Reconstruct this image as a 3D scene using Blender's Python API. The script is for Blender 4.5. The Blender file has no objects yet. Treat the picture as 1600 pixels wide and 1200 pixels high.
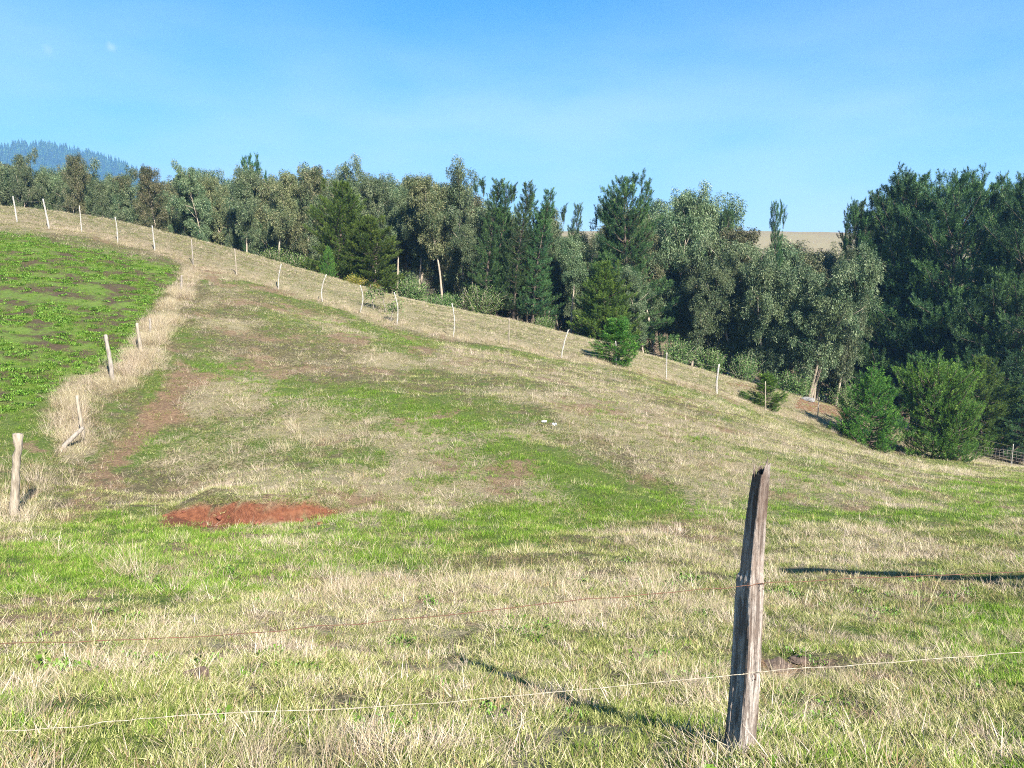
import bpy, math, random
import numpy as np
from mathutils import Vector, Matrix, Quaternion

rng = np.random.default_rng(11)
random.seed(11)
C = bpy.context.scene.collection
SC = bpy.context.scene

# ------------------------------------------------------------------ camera, sky, sun, exposure
PITCH = math.radians(8.0); CZ = 2.05; F = 1200.0
cam = bpy.data.cameras.new('camera'); co = bpy.data.objects.new('camera', cam); C.objects.link(co)
co.location = (0, 0, CZ); co.rotation_euler = (math.pi/2 - PITCH, 0, 0)
cam.sensor_width = 36; cam.lens = 36*F/1600; cam.clip_start = .05; cam.clip_end = 20000
SC.camera = co

SUN_DIR = Vector((-.493, .905, -.742)).normalized()          # direction the light travels
SUN_EL = math.asin(-SUN_DIR.z); SUN_AZ = math.atan2(-SUN_DIR.x, -SUN_DIR.y)
w = bpy.data.worlds.new('World'); SC.world = w; w.use_nodes = True
nt = w.node_tree; nt.nodes.clear()
N = nt.nodes.new; L = nt.links.new
wo = N('ShaderNodeOutputWorld'); bg = N('ShaderNodeBackground'); sky = N('ShaderNodeTexSky')
sky.sky_type = 'NISHITA'; sky.sun_disc = False; sky.sun_elevation = SUN_EL; sky.sun_rotation = SUN_AZ
sky.air_density = 1.0; sky.dust_density = .6; sky.ozone_density = 3.0; sky.altitude = 300
hs = N('ShaderNodeHueSaturation'); hs.inputs['Saturation'].default_value = 1.5; hs.inputs['Hue'].default_value = .490; hs.inputs['Value'].default_value = 1.0
bg.inputs['Strength'].default_value = .051
# a little thin cloud low in the sky and two tiny puffs
tc = N('ShaderNodeTexCoord')
sep = N('ShaderNodeSeparateXYZ'); L(tc.outputs['Generated'], sep.inputs[0])
mp = N('ShaderNodeMapping'); mp.inputs['Scale'].default_value = (2.0, 2.0, 6.5); L(tc.outputs['Generated'], mp.inputs[0])
no = N('ShaderNodeTexNoise'); no.inputs['Scale'].default_value = 1.3; no.inputs['Detail'].default_value = 5; no.inputs['Roughness'].default_value = .5
L(mp.outputs[0], no.inputs[0])
r1 = N('ShaderNodeMapRange'); r1.inputs[1].default_value = .20; r1.inputs[2].default_value = .75; L(no.outputs[0], r1.inputs[0])
r2 = N('ShaderNodeMapRange'); r2.inputs[1].default_value = .42; r2.inputs[2].default_value = .06; L(sep.outputs[2], r2.inputs[0])
r2.interpolation_type = 'SMOOTHSTEP'
m1 = N('ShaderNodeMath'); m1.operation = 'MULTIPLY'; L(r1.outputs[0], m1.inputs[0]); L(r2.outputs[0], m1.inputs[1])
m2 = N('ShaderNodeMath'); m2.operation = 'MULTIPLY'; m2.inputs[1].default_value = .75; L(m1.outputs[0], m2.inputs[0])
fac = m2.outputs[0]
def pixdir(u, v):
    a = (u-800)/F; b = (v-600)/F
    return Vector((a, math.cos(PITCH)-b*math.sin(PITCH), -(math.sin(PITCH)+b*math.cos(PITCH))))
for (pu, pv, rr, am) in ((173, 75, .0085, .22), (76, 78, .007, .12)):
    d = pixdir(pu, pv).normalized()
    dn = N('ShaderNodeVectorMath'); dn.operation = 'DISTANCE'
    wn = N('ShaderNodeTexNoise'); wn.inputs['Scale'].default_value = 90; L(tc.outputs['Generated'], wn.inputs[0])
    wm = N('ShaderNodeVectorMath'); wm.operation = 'MULTIPLY_ADD'; wm.inputs[1].default_value = (.012,)*3
    L(wn.outputs['Color'], wm.inputs[0]); L(tc.outputs['Generated'], wm.inputs[2])
    L(wm.outputs[0], dn.inputs[0]); dn.inputs[1].default_value = d + Vector((.006,)*3)
    rm = N('ShaderNodeMapRange'); rm.inputs[1].default_value = rr; rm.inputs[2].default_value = 0; rm.inputs[4].default_value = am
    rm.interpolation_type = 'SMOOTHSTEP'; L(dn.outputs['Value'], rm.inputs[0])
    ad = N('ShaderNodeMath'); ad.operation = 'ADD'; L(fac, ad.inputs[0]); L(rm.outputs[0], ad.inputs[1]); fac = ad.outputs[0]
mx = N('ShaderNodeMix'); mx.data_type = 'RGBA'
mx.inputs[7].default_value = (6.3, 7.0, 9.2, 1)
L(sky.outputs[0], hs.inputs['Color']); L(fac, mx.inputs[0]); L(hs.outputs[0], mx.inputs[6])
L(mx.outputs[2], bg.inputs['Color']); L(bg.outputs[0], wo.inputs['Surface'])

sl = bpy.data.lights.new('sun', 'SUN'); so = bpy.data.objects.new('sun', sl); C.objects.link(so)
sl.energy = 5.0; sl.angle = math.radians(.5); sl.color = (1, .95, .86)
so.rotation_euler = SUN_DIR.to_track_quat('-Z', 'Y').to_euler(); so.location = (5, -10, 12)
SC.view_settings.view_transform = 'Standard'; SC.view_settings.look = 'None'
SC.view_settings.exposure = 1.75; SC.view_settings.gamma = 1; SC.view_settings.use_curve_mapping = False
SC.render.engine = 'CYCLES'; SC.cycles.use_denoising = False
SC.cycles.max_bounces = 5; SC.cycles.diffuse_bounces = 1; SC.cycles.transmission_bounces = 4; SC.cycles.volume_bounces = 1
SC.cycles.transparent_max_bounces = 6
SC.cycles.use_adaptive_sampling = True; SC.cycles.adaptive_threshold = .008; SC.cycles.pixel_filter_type = 'BLACKMAN_HARRIS'; SC.cycles.filter_width = 1.05
SC.render.use_persistent_data = False

# ------------------------------------------------------------------ helpers
def tag(o, label=None, cat=None, group=None, kind=None):
    if label: o['label'] = label
    if cat: o['category'] = cat
    if group: o['group'] = group
    if kind: o['kind'] = kind
    return o

def mesh_np(name, V, Fc, mats=(), smooth=False, attrs=None, matidx=None):
    """V (n,3); Fc = (m,k) array (all faces same size)"""
    me = bpy.data.meshes.new(name)
    V = np.asarray(V, np.float32); Fc = np.asarray(Fc, np.int32)
    me.vertices.add(len(V)); me.vertices.foreach_set('co', V.ravel())
    if len(Fc):
        m, k = Fc.shape
        me.loops.add(m*k); me.loops.foreach_set('vertex_index', Fc.ravel())
        me.polygons.add(m)
        me.polygons.foreach_set('loop_start', np.arange(0, m*k, k, dtype=np.int32))
        me.polygons.foreach_set('loop_total', np.full(m, k, np.int32))
        if smooth: me.polygons.foreach_set('use_smooth', np.ones(m, bool))
        if matidx is not None: me.polygons.foreach_set('material_index', np.asarray(matidx, np.int32))
    for mt in mats: me.materials.append(mt)
    if attrs:
        for an, (typ, dat) in attrs.items():
            a = me.attributes.new(an, typ, 'POINT')
            dat = np.asarray(dat, np.int32 if typ == 'INT' else np.float32)
            a.data.foreach_set({'FLOAT': 'value', 'INT': 'value', 'FLOAT_VECTOR': 'vector', 'FLOAT_COLOR': 'color'}[typ], dat.ravel())
    me.update(calc_edges=True)
    return me

def obj(name, me, parent=None, link=True):
    o = bpy.data.objects.new(name, me)
    if link: C.objects.link(o)
    if parent: o.parent = parent
    return o

def empty(name, loc, rz=0, s=1):
    o = bpy.data.objects.new(name, None); C.objects.link(o); o.location = loc
    o.rotation_euler = (0, 0, rz); o.scale = (s, s, s) if not hasattr(s, '__len__') else s
    o.empty_display_size = .3
    return o

class MB:
    def __init__(s): s.V = []; s.F = []; s.n = 0
    def add(s, V, Fq):
        V = np.asarray(V, float); Fq = np.asarray(Fq, int)
        s.V.append(V); s.F.append(Fq+s.n); s.n += len(V)
    def tube(s, P, R, k=7, cap=True, wob=0, seed=0):
        P = np.asarray(P, float); R = np.asarray(R, float)*np.ones(len(P))
        T = np.gradient(P, axis=0); T /= np.linalg.norm(T, axis=1)[:, None]+1e-9
        ref = np.array([.13, .97, .2]) if abs(T[0][2]) > .6 else np.array([0, 0, 1.])
        A = np.cross(T, ref); A /= np.linalg.norm(A, axis=1)[:, None]+1e-9
        B = np.cross(T, A)
        th = np.linspace(0, 2*np.pi, k, endpoint=False)
        rr = np.ones((len(P), k))
        if wob:
            g = np.random.default_rng(seed); rr += wob*(g.normal(size=k)[None, :]*.7+g.normal(size=(len(P), k))*.4)
        V = P[:, None]+(A[:, None]*np.cos(th)[None, :, None]+B[:, None]*np.sin(th)[None, :, None])*(R[:, None]*rr)[:, :, None]
        n = len(P); V = V.reshape(-1, 3)
        i = np.arange(n-1)[:, None]*k; j = np.arange(k)[None, :]; j2 = (j+1) % k
        Fq = np.stack([i+j, i+j2, i+k+j2, i+k+j], -1).reshape(-1, 4)
        if cap:
            V = np.vstack([V, P[-1]+T[-1]*R[-1]*.25, P[0]])
            c = len(V)-2; e = (n-1)*k
            jj = np.arange(k)
            f2 = np.stack([e+jj, e+(jj+1) % k, np.full(k, c), np.full(k, c)], -1)
            # degenerate quads avoided: use mid split
            Fq = Fq
            s.add(V, Fq); s.tri = getattr(s, 'tri', [])
            s.tri.append(np.stack([e+jj, e+(jj+1) % k, np.full(k, c)], -1)+s.n-len(V))
            s.tri.append(np.stack([(jj+1) % k, jj, np.full(k, c+1)], -1)+s.n-len(V))
        else:
            s.add(V, Fq)
    def mesh(s, name, mat, smooth=True):
        V = np.vstack(s.V); Fq = np.vstack(s.F)
        me = bpy.data.meshes.new(name)
        faces = Fq.tolist()
        for t in getattr(s, 'tri', []): faces += t.tolist()
        me.from_pydata(V.tolist(), [], faces); me.materials.append(mat)
        if smooth: me.polygons.foreach_set('use_smooth', np.ones(len(faces), bool))
        me.update(); return me

# value noise
def _hash(ix, iy, seed):
    h = (ix*374761393+iy*668265263+seed*974711) & 0xffffffff
    h = ((h ^ (h >> 13))*1274126177) & 0xffffffff
    return ((h ^ (h >> 16)) & 0xffff)/65535.0
def vnoise(x, y, seed=0):
    x = np.asarray(x, float); y = np.asarray(y, float)
    ix = np.floor(x).astype(np.int64); iy = np.floor(y).astype(np.int64)
    fx = x-ix; fy = y-iy; fx = fx*fx*(3-2*fx); fy = fy*fy*(3-2*fy)
    a = _hash(ix, iy, seed); b = _hash(ix+1, iy, seed); c = _hash(ix, iy+1, seed); d = _hash(ix+1, iy+1, seed)
    return (a*(1-fx)+b*fx)*(1-fy)+(c*(1-fx)+d*fx)*fy
def fbm(x, y, seed=0, o=4):
    s = 0; a = .5; t = 0
    for k in range(o):
        s = s+a*vnoise(x, y, seed+k*17); t += a; a *= .5; x = x*2.03+13.1; y = y*2.03+7.7
    return s/t
def sstep(a, b, x):
    t = np.clip((np.asarray(x, float)-a)/(b-a), 0, 1); return t*t*(3-2*t)

# ------------------------------------------------------------------ terrain: heights from surveyed points (column, row, distance)
cp, sp = math.cos(PITCH), math.sin(PITCH)
def unproj(u, v, y):
    a = (u-800)/F; b = (v-600)/F
    Y = cp-b*sp; Z = -(sp+b*cp); s = y/Y
    return (a*s, y, CZ+Z*s)
def proj(x, y, z):
    z = np.asarray(z)-CZ
    f = y*cp-z*sp; d = -(y*sp+z*cp)
    f = np.where(f < .05, .05, f)
    return 800+F*np.asarray(x)/f, 600+F*d/f

POSTS = [(27,347,39.5,37),(77,358,39,42),(128,365,39,38),(184,379,38.5,36),(242,391,38,36),(302,414,37.5,36),(370,430,37,38),(435,449,36.5,36),
         (504,472,36,40),(562,488,35,40),(620,507,34,47),(708,528,33.5,50),(795,538,33.5,38),(877,558,33.5,42),(962,570,34,36),(1041,592,34.5,40),
         (1120,614,35,44),(1196,642,36.5,44),(1277,657,39,36),(1580,730,42,38)]
CREST = [(-150,322,49),(0,329,48),(100,338,48),(200,352,47.5),(300,374,47),(400,400,46.5),(500,430,46),(600,457,45.5),(700,481,45),(800,501,45),(900,526,45),
         (1000,551,45),(1100,580,45),(1200,608,45),(1300,634,46)]
ctl = [(1150,1185,3.03),(710,1020,5.72),(800,1200,2.9),(0,1200,2.72),(1600,1200,3.1),(0,1020,5.2),(1600,1020,6.2),(0,900,8.0),(800,900,9.0),(1600,900,9.6),
       (0,850,9.8),(400,850,10.5),(800,850,11.),(1200,850,11.6),(1600,850,12.),(22,805,12),(400,822,12.2),(800,810,12.8),(1200,808,13.8),(1600,797,16),
       (1600,762,22),(800,705,16.8),(800,610,22.5),(400,700,16.5),(400,590,22.5),(400,500,29),(1200,720,19),(1200,670,26),(125,705,16),(168,600,20),(215,553,22.8),
       (255,490,28),(0,600,18.6),(0,480,25.5),(0,400,32.5),(-250,820,11),(-250,600,18),(-250,450,27),(-250,350,38),(1370,702,36.5),(1500,722,37),(1700,735,38),
       (1500,700,48),(1900,760,30),(1850,800,17)] + [(p[0],p[1],p[2]) for p in POSTS] + CREST
pts = [unproj(*c) for c in ctl]
for r in (-1., -.5, 0., .5, 1.):
    for (y, z) in ((1.3, .5), (2.0, .4)): pts.append((r*y, y, z))
# beyond the crest: ravine, then the opposite pasture rising to its brow
for r, zc in ((-.95, 6.5), (-.62, 5.), (-.3, 2.0), (0., -.8), (.3, -5.5), (.62, -9.5), (.95, -12)):
    for (y, z) in ((58, zc-2.0), (75, zc-4.5), (105, zc-3), (150, zc*.3+3)): pts.append((r*y, y, z))
for r in (-1.1, -.62, -.3, 0, .3, .62, 1.1):
    v = {True: 372, False: 360}[r < -.2]
    p = unproj(800, v, 250); pts.append((r*250, 250, p[2]))
    pts.append((r*330, 330, p[2]-1)); pts.append((r*600, 600, 2)); pts.append((r*1500, 1500, 0)); pts.append((r*2200, 2200, -5))
pts = np.array(pts)
KX = 1.7
def warp(x, y):
    yy = np.maximum(y, 1.3); r = np.clip(x/yy, -1.25, 1.25)
    return np.stack([r*KX, np.log(yy)], -1), yy
Wp, Yp = warp(pts[:, 0], pts[:, 1]); Qp = (pts[:, 2]-CZ)/Yp
def tps(d2): return .5*d2*np.log(d2+1e-12)
n_ = len(pts)
K = tps(((Wp[:, None]-Wp[None])**2).sum(-1))+np.eye(n_)*1e-4
P_ = np.hstack([np.ones((n_, 1)), Wp])
A_ = np.block([[K, P_], [P_.T, np.zeros((3, 3))]])
sol = np.linalg.lstsq(A_, np.concatenate([Qp, np.zeros(3)]), rcond=None)[0]
BANK = [unproj(u, 822, 12.3) for u in (247, 530)]
def height(x, y, bumps=True):
    x = np.atleast_1d(np.asarray(x, float)); y = np.atleast_1d(np.asarray(y, float))
    sh = x.shape; x = x.ravel(); y = y.ravel(); out = np.empty(len(x))
    for i in range(0, len(x), 20000):
        xs, ys = x[i:i+20000], y[i:i+20000]
        W, yy = warp(xs, ys)
        q = tps(((W[:, None]-Wp[None])**2).sum(-1)) @ sol[:n_] + sol[n_] + W @ sol[n_+1:]
        out[i:i+20000] = CZ+q*yy
    # behind the viewpoint: the level verge
    t = sstep(1.6, .6, y); out = out*(1-t)+.5*t
    if bumps:
        near = sstep(90, 50, y)
        out += near*((fbm(x*.9, y*.9, 3)-.5)*.10+(fbm(x*.28, y*.28, 5)-.5)*.22*sstep(3, 8, y))
        out += (1-near)*(fbm(x*.02, y*.02, 9)-.5)*sstep(90, 250, y)*2.0
        out += near*sstep(7, 12, y)*sstep(50, 44, y)*((fbm(x*.45+y*.10, y*2.0-x*.2, 25, 3)-.5)*.11+(fbm(x*2.1, y*2.1, 27, 2)-.5)*.09)
        out += near*sstep(7, 12, 14-y)*(fbm(x*2.4, y*2.4, 29, 2)-.5)*.07
        # red earth cut at the foot of the slope
        cx = (x-BANK[0][0])/(BANK[1][0]-BANK[0][0])
        wx = sstep(-.06, .22, cx)*sstep(1.04, .75, cx)
        y0 = 12.55+.12*np.sin(cx*9)+.14*(fbm(x*3, y*0+2, 21)-.5)
        out += wx*(.27*sstep(-.02, .25, y-y0)*sstep(3.4, .4, y-y0) - .12*sstep(-1.2, -.1, y-y0)*sstep(.25, 0, y-y0))
        out += wx*sstep(-.3, 0, y-y0)*sstep(.8, .3, y-y0)*(fbm(x*4, y*4, 23)-.5)*.26
        # trodden hollows in the foreground
        for (hu, hv, hy, hr, hd) in ((1235,1030,5.6,.28,.16),(1180,1040,5.4,.2,.1),(130,1150,3.4,.2,.08)):
            hx, hyy, _ = unproj(hu, hv, hy)
            out -= hd*np.exp(-(((x-hx)**2+(y-hyy)**2)/hr**2))
    return out.reshape(sh)
def H(x, y): return float(height(x, y)[0])
def ground_hit(u, v, y0=1.5, y1=300):
    """where the sight line of a photo point meets the ground"""
    ys = np.geomspace(y0, y1, 600); P = np.array([unproj(u, v, yy) for yy in ys])
    d = P[:, 2]-height(P[:, 0], P[:, 1]); k = np.argmax(d < 0)
    return P[k]

# cover masks --------------------------------------------------------
def inpoly(u, v, poly, soft):
    poly = np.array(poly, float); n = len(poly)
    inside = np.zeros(u.shape, bool); dmin = np.full(u.shape, 1e9)
    for i in range(n):
        x1, y1 = poly[i]; x2, y2 = poly[(i+1) % n]
        c = ((y1 > v) != (y2 > v)) & (u < (x2-x1)*(v-y1)/(y2-y1+1e-9)+x1); inside ^= c
        t = np.clip(((u-x1)*(x2-x1)+(v-y1)*(y2-y1))/((x2-x1)**2+(y2-y1)**2+1e-9), 0, 1)
        dmin = np.minimum(dmin, np.hypot(u-x1-t*(x2-x1), v-y1-t*(y2-y1)))
    sd = np.where(inside, dmin, -dmin)
    return sstep(-soft, soft, sd)
def stroke(u, v, line, wd, soft):
    d = np.full(u.shape, 1e9); line = np.array(line, float)
    for i in range(len(line)-1):
        x1, y1 = line[i]; x2, y2 = line[i+1]
        t = np.clip(((u-x1)*(x2-x1)+(v-y1)*(y2-y1))/((x2-x1)**2+(y2-y1)**2+1e-9), 0, 1)
        d = np.minimum(d, np.hypot(u-x1-t*(x2-x1), v-y1-t*(y2-y1)))
    return sstep(wd+soft, wd-soft, d)
FIELD = [(-600,330),(0,357),(60,362),(120,374),(200,392),(278,408),(272,440),(235,478),(212,505),(205,545),(160,580),(110,592),(70,625),(0,655),(-600,800)]
def cover(x, y):
    """returns green, straw, soil, red, crop, olive, matted in 0..1 for ground points"""
    z = height(x, y, True); u, v = proj(x, y, z)
    wob = (fbm(x*.8, y*.8, 31)-.5)*2
    far = sstep(44, 50, y+wob)
    # keep the masks to the near slope only
    sc = np.clip(12/np.maximum(y, 2), .3, 2.2)
    uu = u+(wob*26+(fbm(x*3.2, y*3.2, 33)-.5)*44)*sc; vv = v+((fbm(x*1.1, y*1.1, 37)-.5)*30+(fbm(x*3.7, y*3.7, 39)-.5)*34)*sc
    crop = inpoly(uu*.5+u*.5, vv*.35+v*.65, FIELD, 4)*(1-far)
    edge = stroke(uu, v, [(-50,352),(60,363),(140,380),(220,396),(300,412)], 9, 7)*(1-far)
    g = .50+.6*(fbm(x*.35, y*.35, 41)-.5)*2
    # green swards
    g += .72*inpoly(uu, vv, [(20,915),(70,850),(120,815),(190,795),(250,826),(420,826),(560,815),(700,808),(900,790),(1000,778),(1050,800),(860,845),(600,885),(420,905),(150,935)], 16)
    g += .7*stroke(uu, vv, [(1000,790),(1200,800),(1400,806),(1620,800)], 11, 9)
    g += .7*stroke(uu, vv, [(1500,770),(1620,765)], 18, 12)
    g += .55*stroke(uu, vv, [(330,585),(470,610),(600,640),(700,665),(800,715),(870,760),(930,790)], 24, 20)
    g += .35*stroke(uu, vv, [(700,700),(830,745),(950,780)], 30, 25)
    g += .5*stroke(uu, vv, [(255,590),(240,640),(230,700),(170,730)], 16, 16)
    g += .35*inpoly(uu, vv, [(560,600),(800,640),(900,700),(1000,760),(800,790),(700,700)], 40)
    g += .06*inpoly(uu, vv, [(-300,980),(500,1010),(700,1000),(1100,960),(1700,930),(1700,1300),(-300,1300)], 40)
    g += .25*inpoly(uu, vv, [(1450,930),(1700,920),(1700,1060),(1480,1040)], 30)
    g += .3*inpoly(u, vv, [(-100,660),(60,650),(100,720),(80,880),(-100,900)], 30)
    # straw
    s = .30+1.1*(fbm(x*.5+9, y*.5, 51)-.5)*2
    s += .5*inpoly(uu, vv, [(1700,812),(1350,818),(1100,835),(850,868),(560,905),(330,950),(200,990),(60,1010),(60,1040),(300,1050),(600,1000),(900,960),(1100,905),(1700,880)], 22)
    s += .45*inpoly(uu, vv, [(650,520),(900,560),(1100,640),(1300,700),(1550,745),(1550,790),(1200,790),(1000,750),(850,640),(700,590)], 40)
    s += .4*inpoly(uu, vv, [(280,600),(400,600),(560,640),(700,700),(830,760),(700,800),(540,785),(300,780),(230,740),(290,680)], 25)
    s += .4*inpoly(uu, vv, [(320,430),(420,450),(560,520),(640,560),(620,600),(330,570),(300,520)], 25)
    fl = [(p[0], p[1]-2) for p in POSTS]
    beyond = np.zeros(u.shape)
    fu = np.array([p[0] for p in POSTS], float); fy = np.array([p[2] for p in POSTS], float); fv = np.array([p[1] for p in POSTS], float)
    yl = np.interp(u, fu, fy)
    beyond = sstep(-.5, .8, y-yl)
    fence = np.exp(-((y-yl)/.9)**2)
    s = s*(1-beyond)+beyond*(.72+.3*wob); g = g*(1-beyond)+beyond*(.60+.3*wob)
    s += fence*.9; g -= fence*.4
    strip = stroke(u+wob*10*sc, v, [(300,425),(286,455),(262,490),(236,530),(216,560),(190,590),(168,605)], 15, 9)*(1-beyond)
    strip = np.maximum(strip, stroke(u+wob*8, v, [(168,600),(120,600),(112,640),(128,690),(105,700)], 17, 12)*.8)
    s += strip*1.2; g -= strip*.8
    crop = crop*(1-strip*.8)*(1-beyond)
    # bare ground
    so = .10+.55*sstep(.52, .74, fbm(x*.7, y*.7+40, 61))
    so += .55*sstep(.54, .68, fbm(x*1.9, y*1.9, 67))*sstep(12, 9, y)
    so += .68*stroke(uu, vv, [(290,590),(235,660),(180,700),(150,760),(120,812)], 22, 22)
    so += .12*stroke(uu, vv, [(380,480),(480,520),(620,545),(740,570)], 22, 22)
    so += .12*inpoly(uu, vv, [(380,560),(700,600),(720,640),(400,600)], 20)
    so += .35*stroke(uu, vv, [(330,430),(420,470),(540,500)], 10, 12)
    so += .25*stroke(uu, vv, [(560,800),(820,740)], 16, 20)
    for (a, b, rr) in ((270,545,26),(95,650,22),(430,815,20),(100,790,18),(660,550,25),(560,540,18),(700,800,20),(20,940,18),(60,930,24),(20,870,30)):
        so += .5*sstep(rr*1.3, 0, np.hypot(uu-a, (vv-b)*1.7))
    so = so*(1-beyond*.85)*(1-crop)
    # red earth
    bank = inpoly(u+wob*8, v+wob*3+(fbm(x*5, y*5, 35)-.5)*10, [(247,804),(290,792),(360,783),(420,786),(520,790),(530,800),(500,812),(420,822),(300,828),(252,822)], 4)
    red = bank.copy()
    for (a, b, rr) in ((130,1148,26),(187,1143,13),(60,1178,34),(20,1190,30),(520,1105,14),(570,1105,10),(1180,1042,20),(1500,1100,16)):
        red = np.maximum(red, .85*sstep(rr, rr*.4, np.hypot(u-a, (v-b)*1.5)+wob*9))
    red = np.maximum(red, .20*sstep(.35, .9, so)*inpoly(uu, vv, [(60,560),(360,560),(340,640),(220,800),(90,830),(60,700)], 20))
    red = np.maximum(red, .7*inpoly(uu, v, [(1250,610),(1330,630),(1330,658),(1240,640)], 6))
    red = np.maximum(red, .6*inpoly(uu, v, [(1125,592),(1190,598),(1195,618),(1140,605)], 5))
    so = np.maximum(so, red)
    cl = lambda q: np.clip(q, 0, 1)
    g = cl(g)*(1-far)+.15*far; s = cl(s)*(1-far)+.1*far; so = cl(so)*(1-far)+far*.8*sstep(130, 100, y)
    meadow = sstep(120, 170, y)
    s = np.maximum(s, meadow*.9)
    return cl(g), cl(s), cl(so), cl(red)*(1-far), cl(crop), cl(edge), bank, beyond*(1-far)

# ------------------------------------------------------------------ materials
def newmat(name):
    m = bpy.data.materials.new(name); m.use_nodes = True; m.node_tree.nodes.clear(); return m, m.node_tree.nodes.new, m.node_tree.links.new
def mixc(N, L, f, a, b):
    m = N('ShaderNodeMix'); m.data_type = 'RGBA'
    for sock, val in ((0, f), (6, a), (7, b)):
        if isinstance(val, (int, float)): m.inputs[sock].default_value = val
        elif isinstance(val, tuple): m.inputs[sock].default_value = (*val, 1)
        else: L(val, m.inputs[sock])
    return m.outputs[2]
def noise(N, L, vec, scale, detail=3, rough=.55, lo=.35, hi=.65):
    n = N('ShaderNodeTexNoise'); n.inputs['Scale'].default_value = scale; n.inputs['Detail'].default_value = detail; n.inputs['Roughness'].default_value = rough
    if vec is not None: L(vec, n.inputs[0])
    r = N('ShaderNodeMapRange'); r.inputs[1].default_value = lo; r.inputs[2].default_value = hi; L(n.outputs[0], r.inputs[0])
    return r.outputs[0]
def math_(N, L, op, a, b):
    m = N('ShaderNodeMath'); m.operation = op
    for i, v in enumerate((a, b)):
        if isinstance(v, (int, float)): m.inputs[i].default_value = v
        else: L(v, m.inputs[i])
    return m.outputs[0]

# ground
gm, N, L = newmat('earth_and_turf')
out = N('ShaderNodeOutputMaterial'); bs = N('ShaderNodeBsdfPrincipled'); bs.inputs['Roughness'].default_value = .95
bs.inputs['Specular IOR Level'].default_value = .15
tcn = N('ShaderNodeTexCoord'); vec = tcn.outputs['Object']
at = N('ShaderNodeAttribute'); at.attribute_name = 'cover'; se = N('ShaderNodeSeparateColor'); L(at.outputs['Color'], se.inputs[0])
at2 = N('ShaderNodeAttribute'); at2.attribute_name = 'cover2'; se2 = N('ShaderNodeSeparateColor'); L(at2.outputs['Color'], se2.inputs[0])
nf = noise(N, L, vec, 14, 4, .65, .3, .7); nm = noise(N, L, vec, 3.1, 4, .6, .35, .65); nvf = noise(N, L, vec, 45, 3, .6, .3, .7)
soilc = mixc(N, L, nf, (.11, .07, .045), (.24, .17, .10))
redc = mixc(N, L, nf, (.10, .036, .020), (.22, .088, .046))
c = mixc(N, L, se2.outputs[0], soilc, redc)
grc = mixc(N, L, nf, (.045, .07, .014), (.11, .15, .03))
stc = mixc(N, L, nvf, (.12, .10, .055), (.34, .29, .17))
fg = N('ShaderNodeMapRange'); fg.inputs[1].default_value = .42; fg.inputs[2].default_value = .62
L(math_(N, L, 'ADD', math_(N, L, 'MULTIPLY', nm, .35), math_(N, L, 'MULTIPLY', se.outputs[0], .65)), fg.inputs[0])
fs = N('ShaderNodeMapRange'); fs.inputs[1].default_value = .48; fs.inputs[2].default_value = .68
L(math_(N, L, 'ADD', math_(N, L, 'MULTIPLY', nf, .4), math_(N, L, 'MULTIPLY', se.outputs[1], .6)), fs.inputs[0])
base = mixc(N, L, nf, (.055, .045, .024), (.15, .125, .065))
stc = mixc(N, L, math_(N, L, 'MULTIPLY', noise(N, L, vec, .06, 5, .65, .4, .65), .45), stc, (.20, .14, .10))
gg = mixc(N, L, fg.outputs[0], base, grc); gg = mixc(N, L, fs.outputs[0], gg, stc)
fsoil = N('ShaderNodeMapRange'); fsoil.inputs[1].default_value = .5; fsoil.inputs[2].default_value = .72
L(math_(N, L, 'ADD', math_(N, L, 'MULTIPLY', nm, .4), math_(N, L, 'MULTIPLY', se.outputs[2], .75)), fsoil.inputs[0])
c = mixc(N, L, fsoil.outputs[0], gg, c)
# crop field floor
cropn = noise(N, L, vec, 1.0, 4, .65, .44, .56)
cropc = mixc(N, L, math_(N, L, 'ADD', math_(N, L, 'MULTIPLY', cropn, .65), .3), mixc(N, L, nf, (.08, .15, .018), (.15, .24, .035)), mixc(N, L, nf, (.05, .032, .022), (.10, .065, .045)))
c = mixc(N, L, se2.outputs[1], c, cropc)
L(c, bs.inputs['Base Color'])
bn = N('ShaderNodeBump'); bn.inputs['Strength'].default_value = .6; bn.inputs['Distance'].default_value = .05
L(math_(N, L, 'ADD', nf, nvf), bn.inputs['Height']); L(bn.outputs[0], bs.inputs['Normal'])
L(bs.outputs[0], out.inputs[0])

def blade_mat(name, ca, cb, cc, trans=.3, tint_attr=True):
    """grass or leaf blade; ca..cb by position, cc for a random few"""
    m, N, L = newmat(name)
    out = N('ShaderNodeOutputMaterial'); oi = N('ShaderNodeObjectInfo')
    lv = N('ShaderNodeAttribute'); lv.attribute_name = 'lv'
    c = mixc(N, L, oi.outputs['Random'], ca, cb)
    r = N('ShaderNodeMapRange'); r.inputs[1].default_value = .55; r.inputs[2].default_value = .95; L(lv.outputs['Fac'], r.inputs[0])
    c = mixc(N, L, r.outputs[0], c, cc)
    v = N('ShaderNodeHueSaturation'); L(c, v.inputs['Color'])
    mr = N('ShaderNodeMapRange'); mr.inputs[3].default_value = .72; mr.inputs[4].default_value = 1.3; L(lv.outputs['Fac'], mr.inputs[0]); L(mr.outputs[0], v.inputs['Value'])
    d = N('ShaderNodeBsdfPrincipled'); d.inputs['Roughness'].default_value = .8; d.inputs['Specular IOR Level'].default_value = .12
    t = N('ShaderNodeBsdfTranslucent'); L(v.outputs[0], d.inputs['Base Color']); L(v.outputs[0], t.inputs['Color'])
    x = N('ShaderNodeMixShader'); x.inputs[0].default_value = trans; L(d.outputs[0], x.inputs[1]); L(t.outputs[0], x.inputs[2]); L(x.outputs[0], out.inputs[0])
    return m
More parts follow.
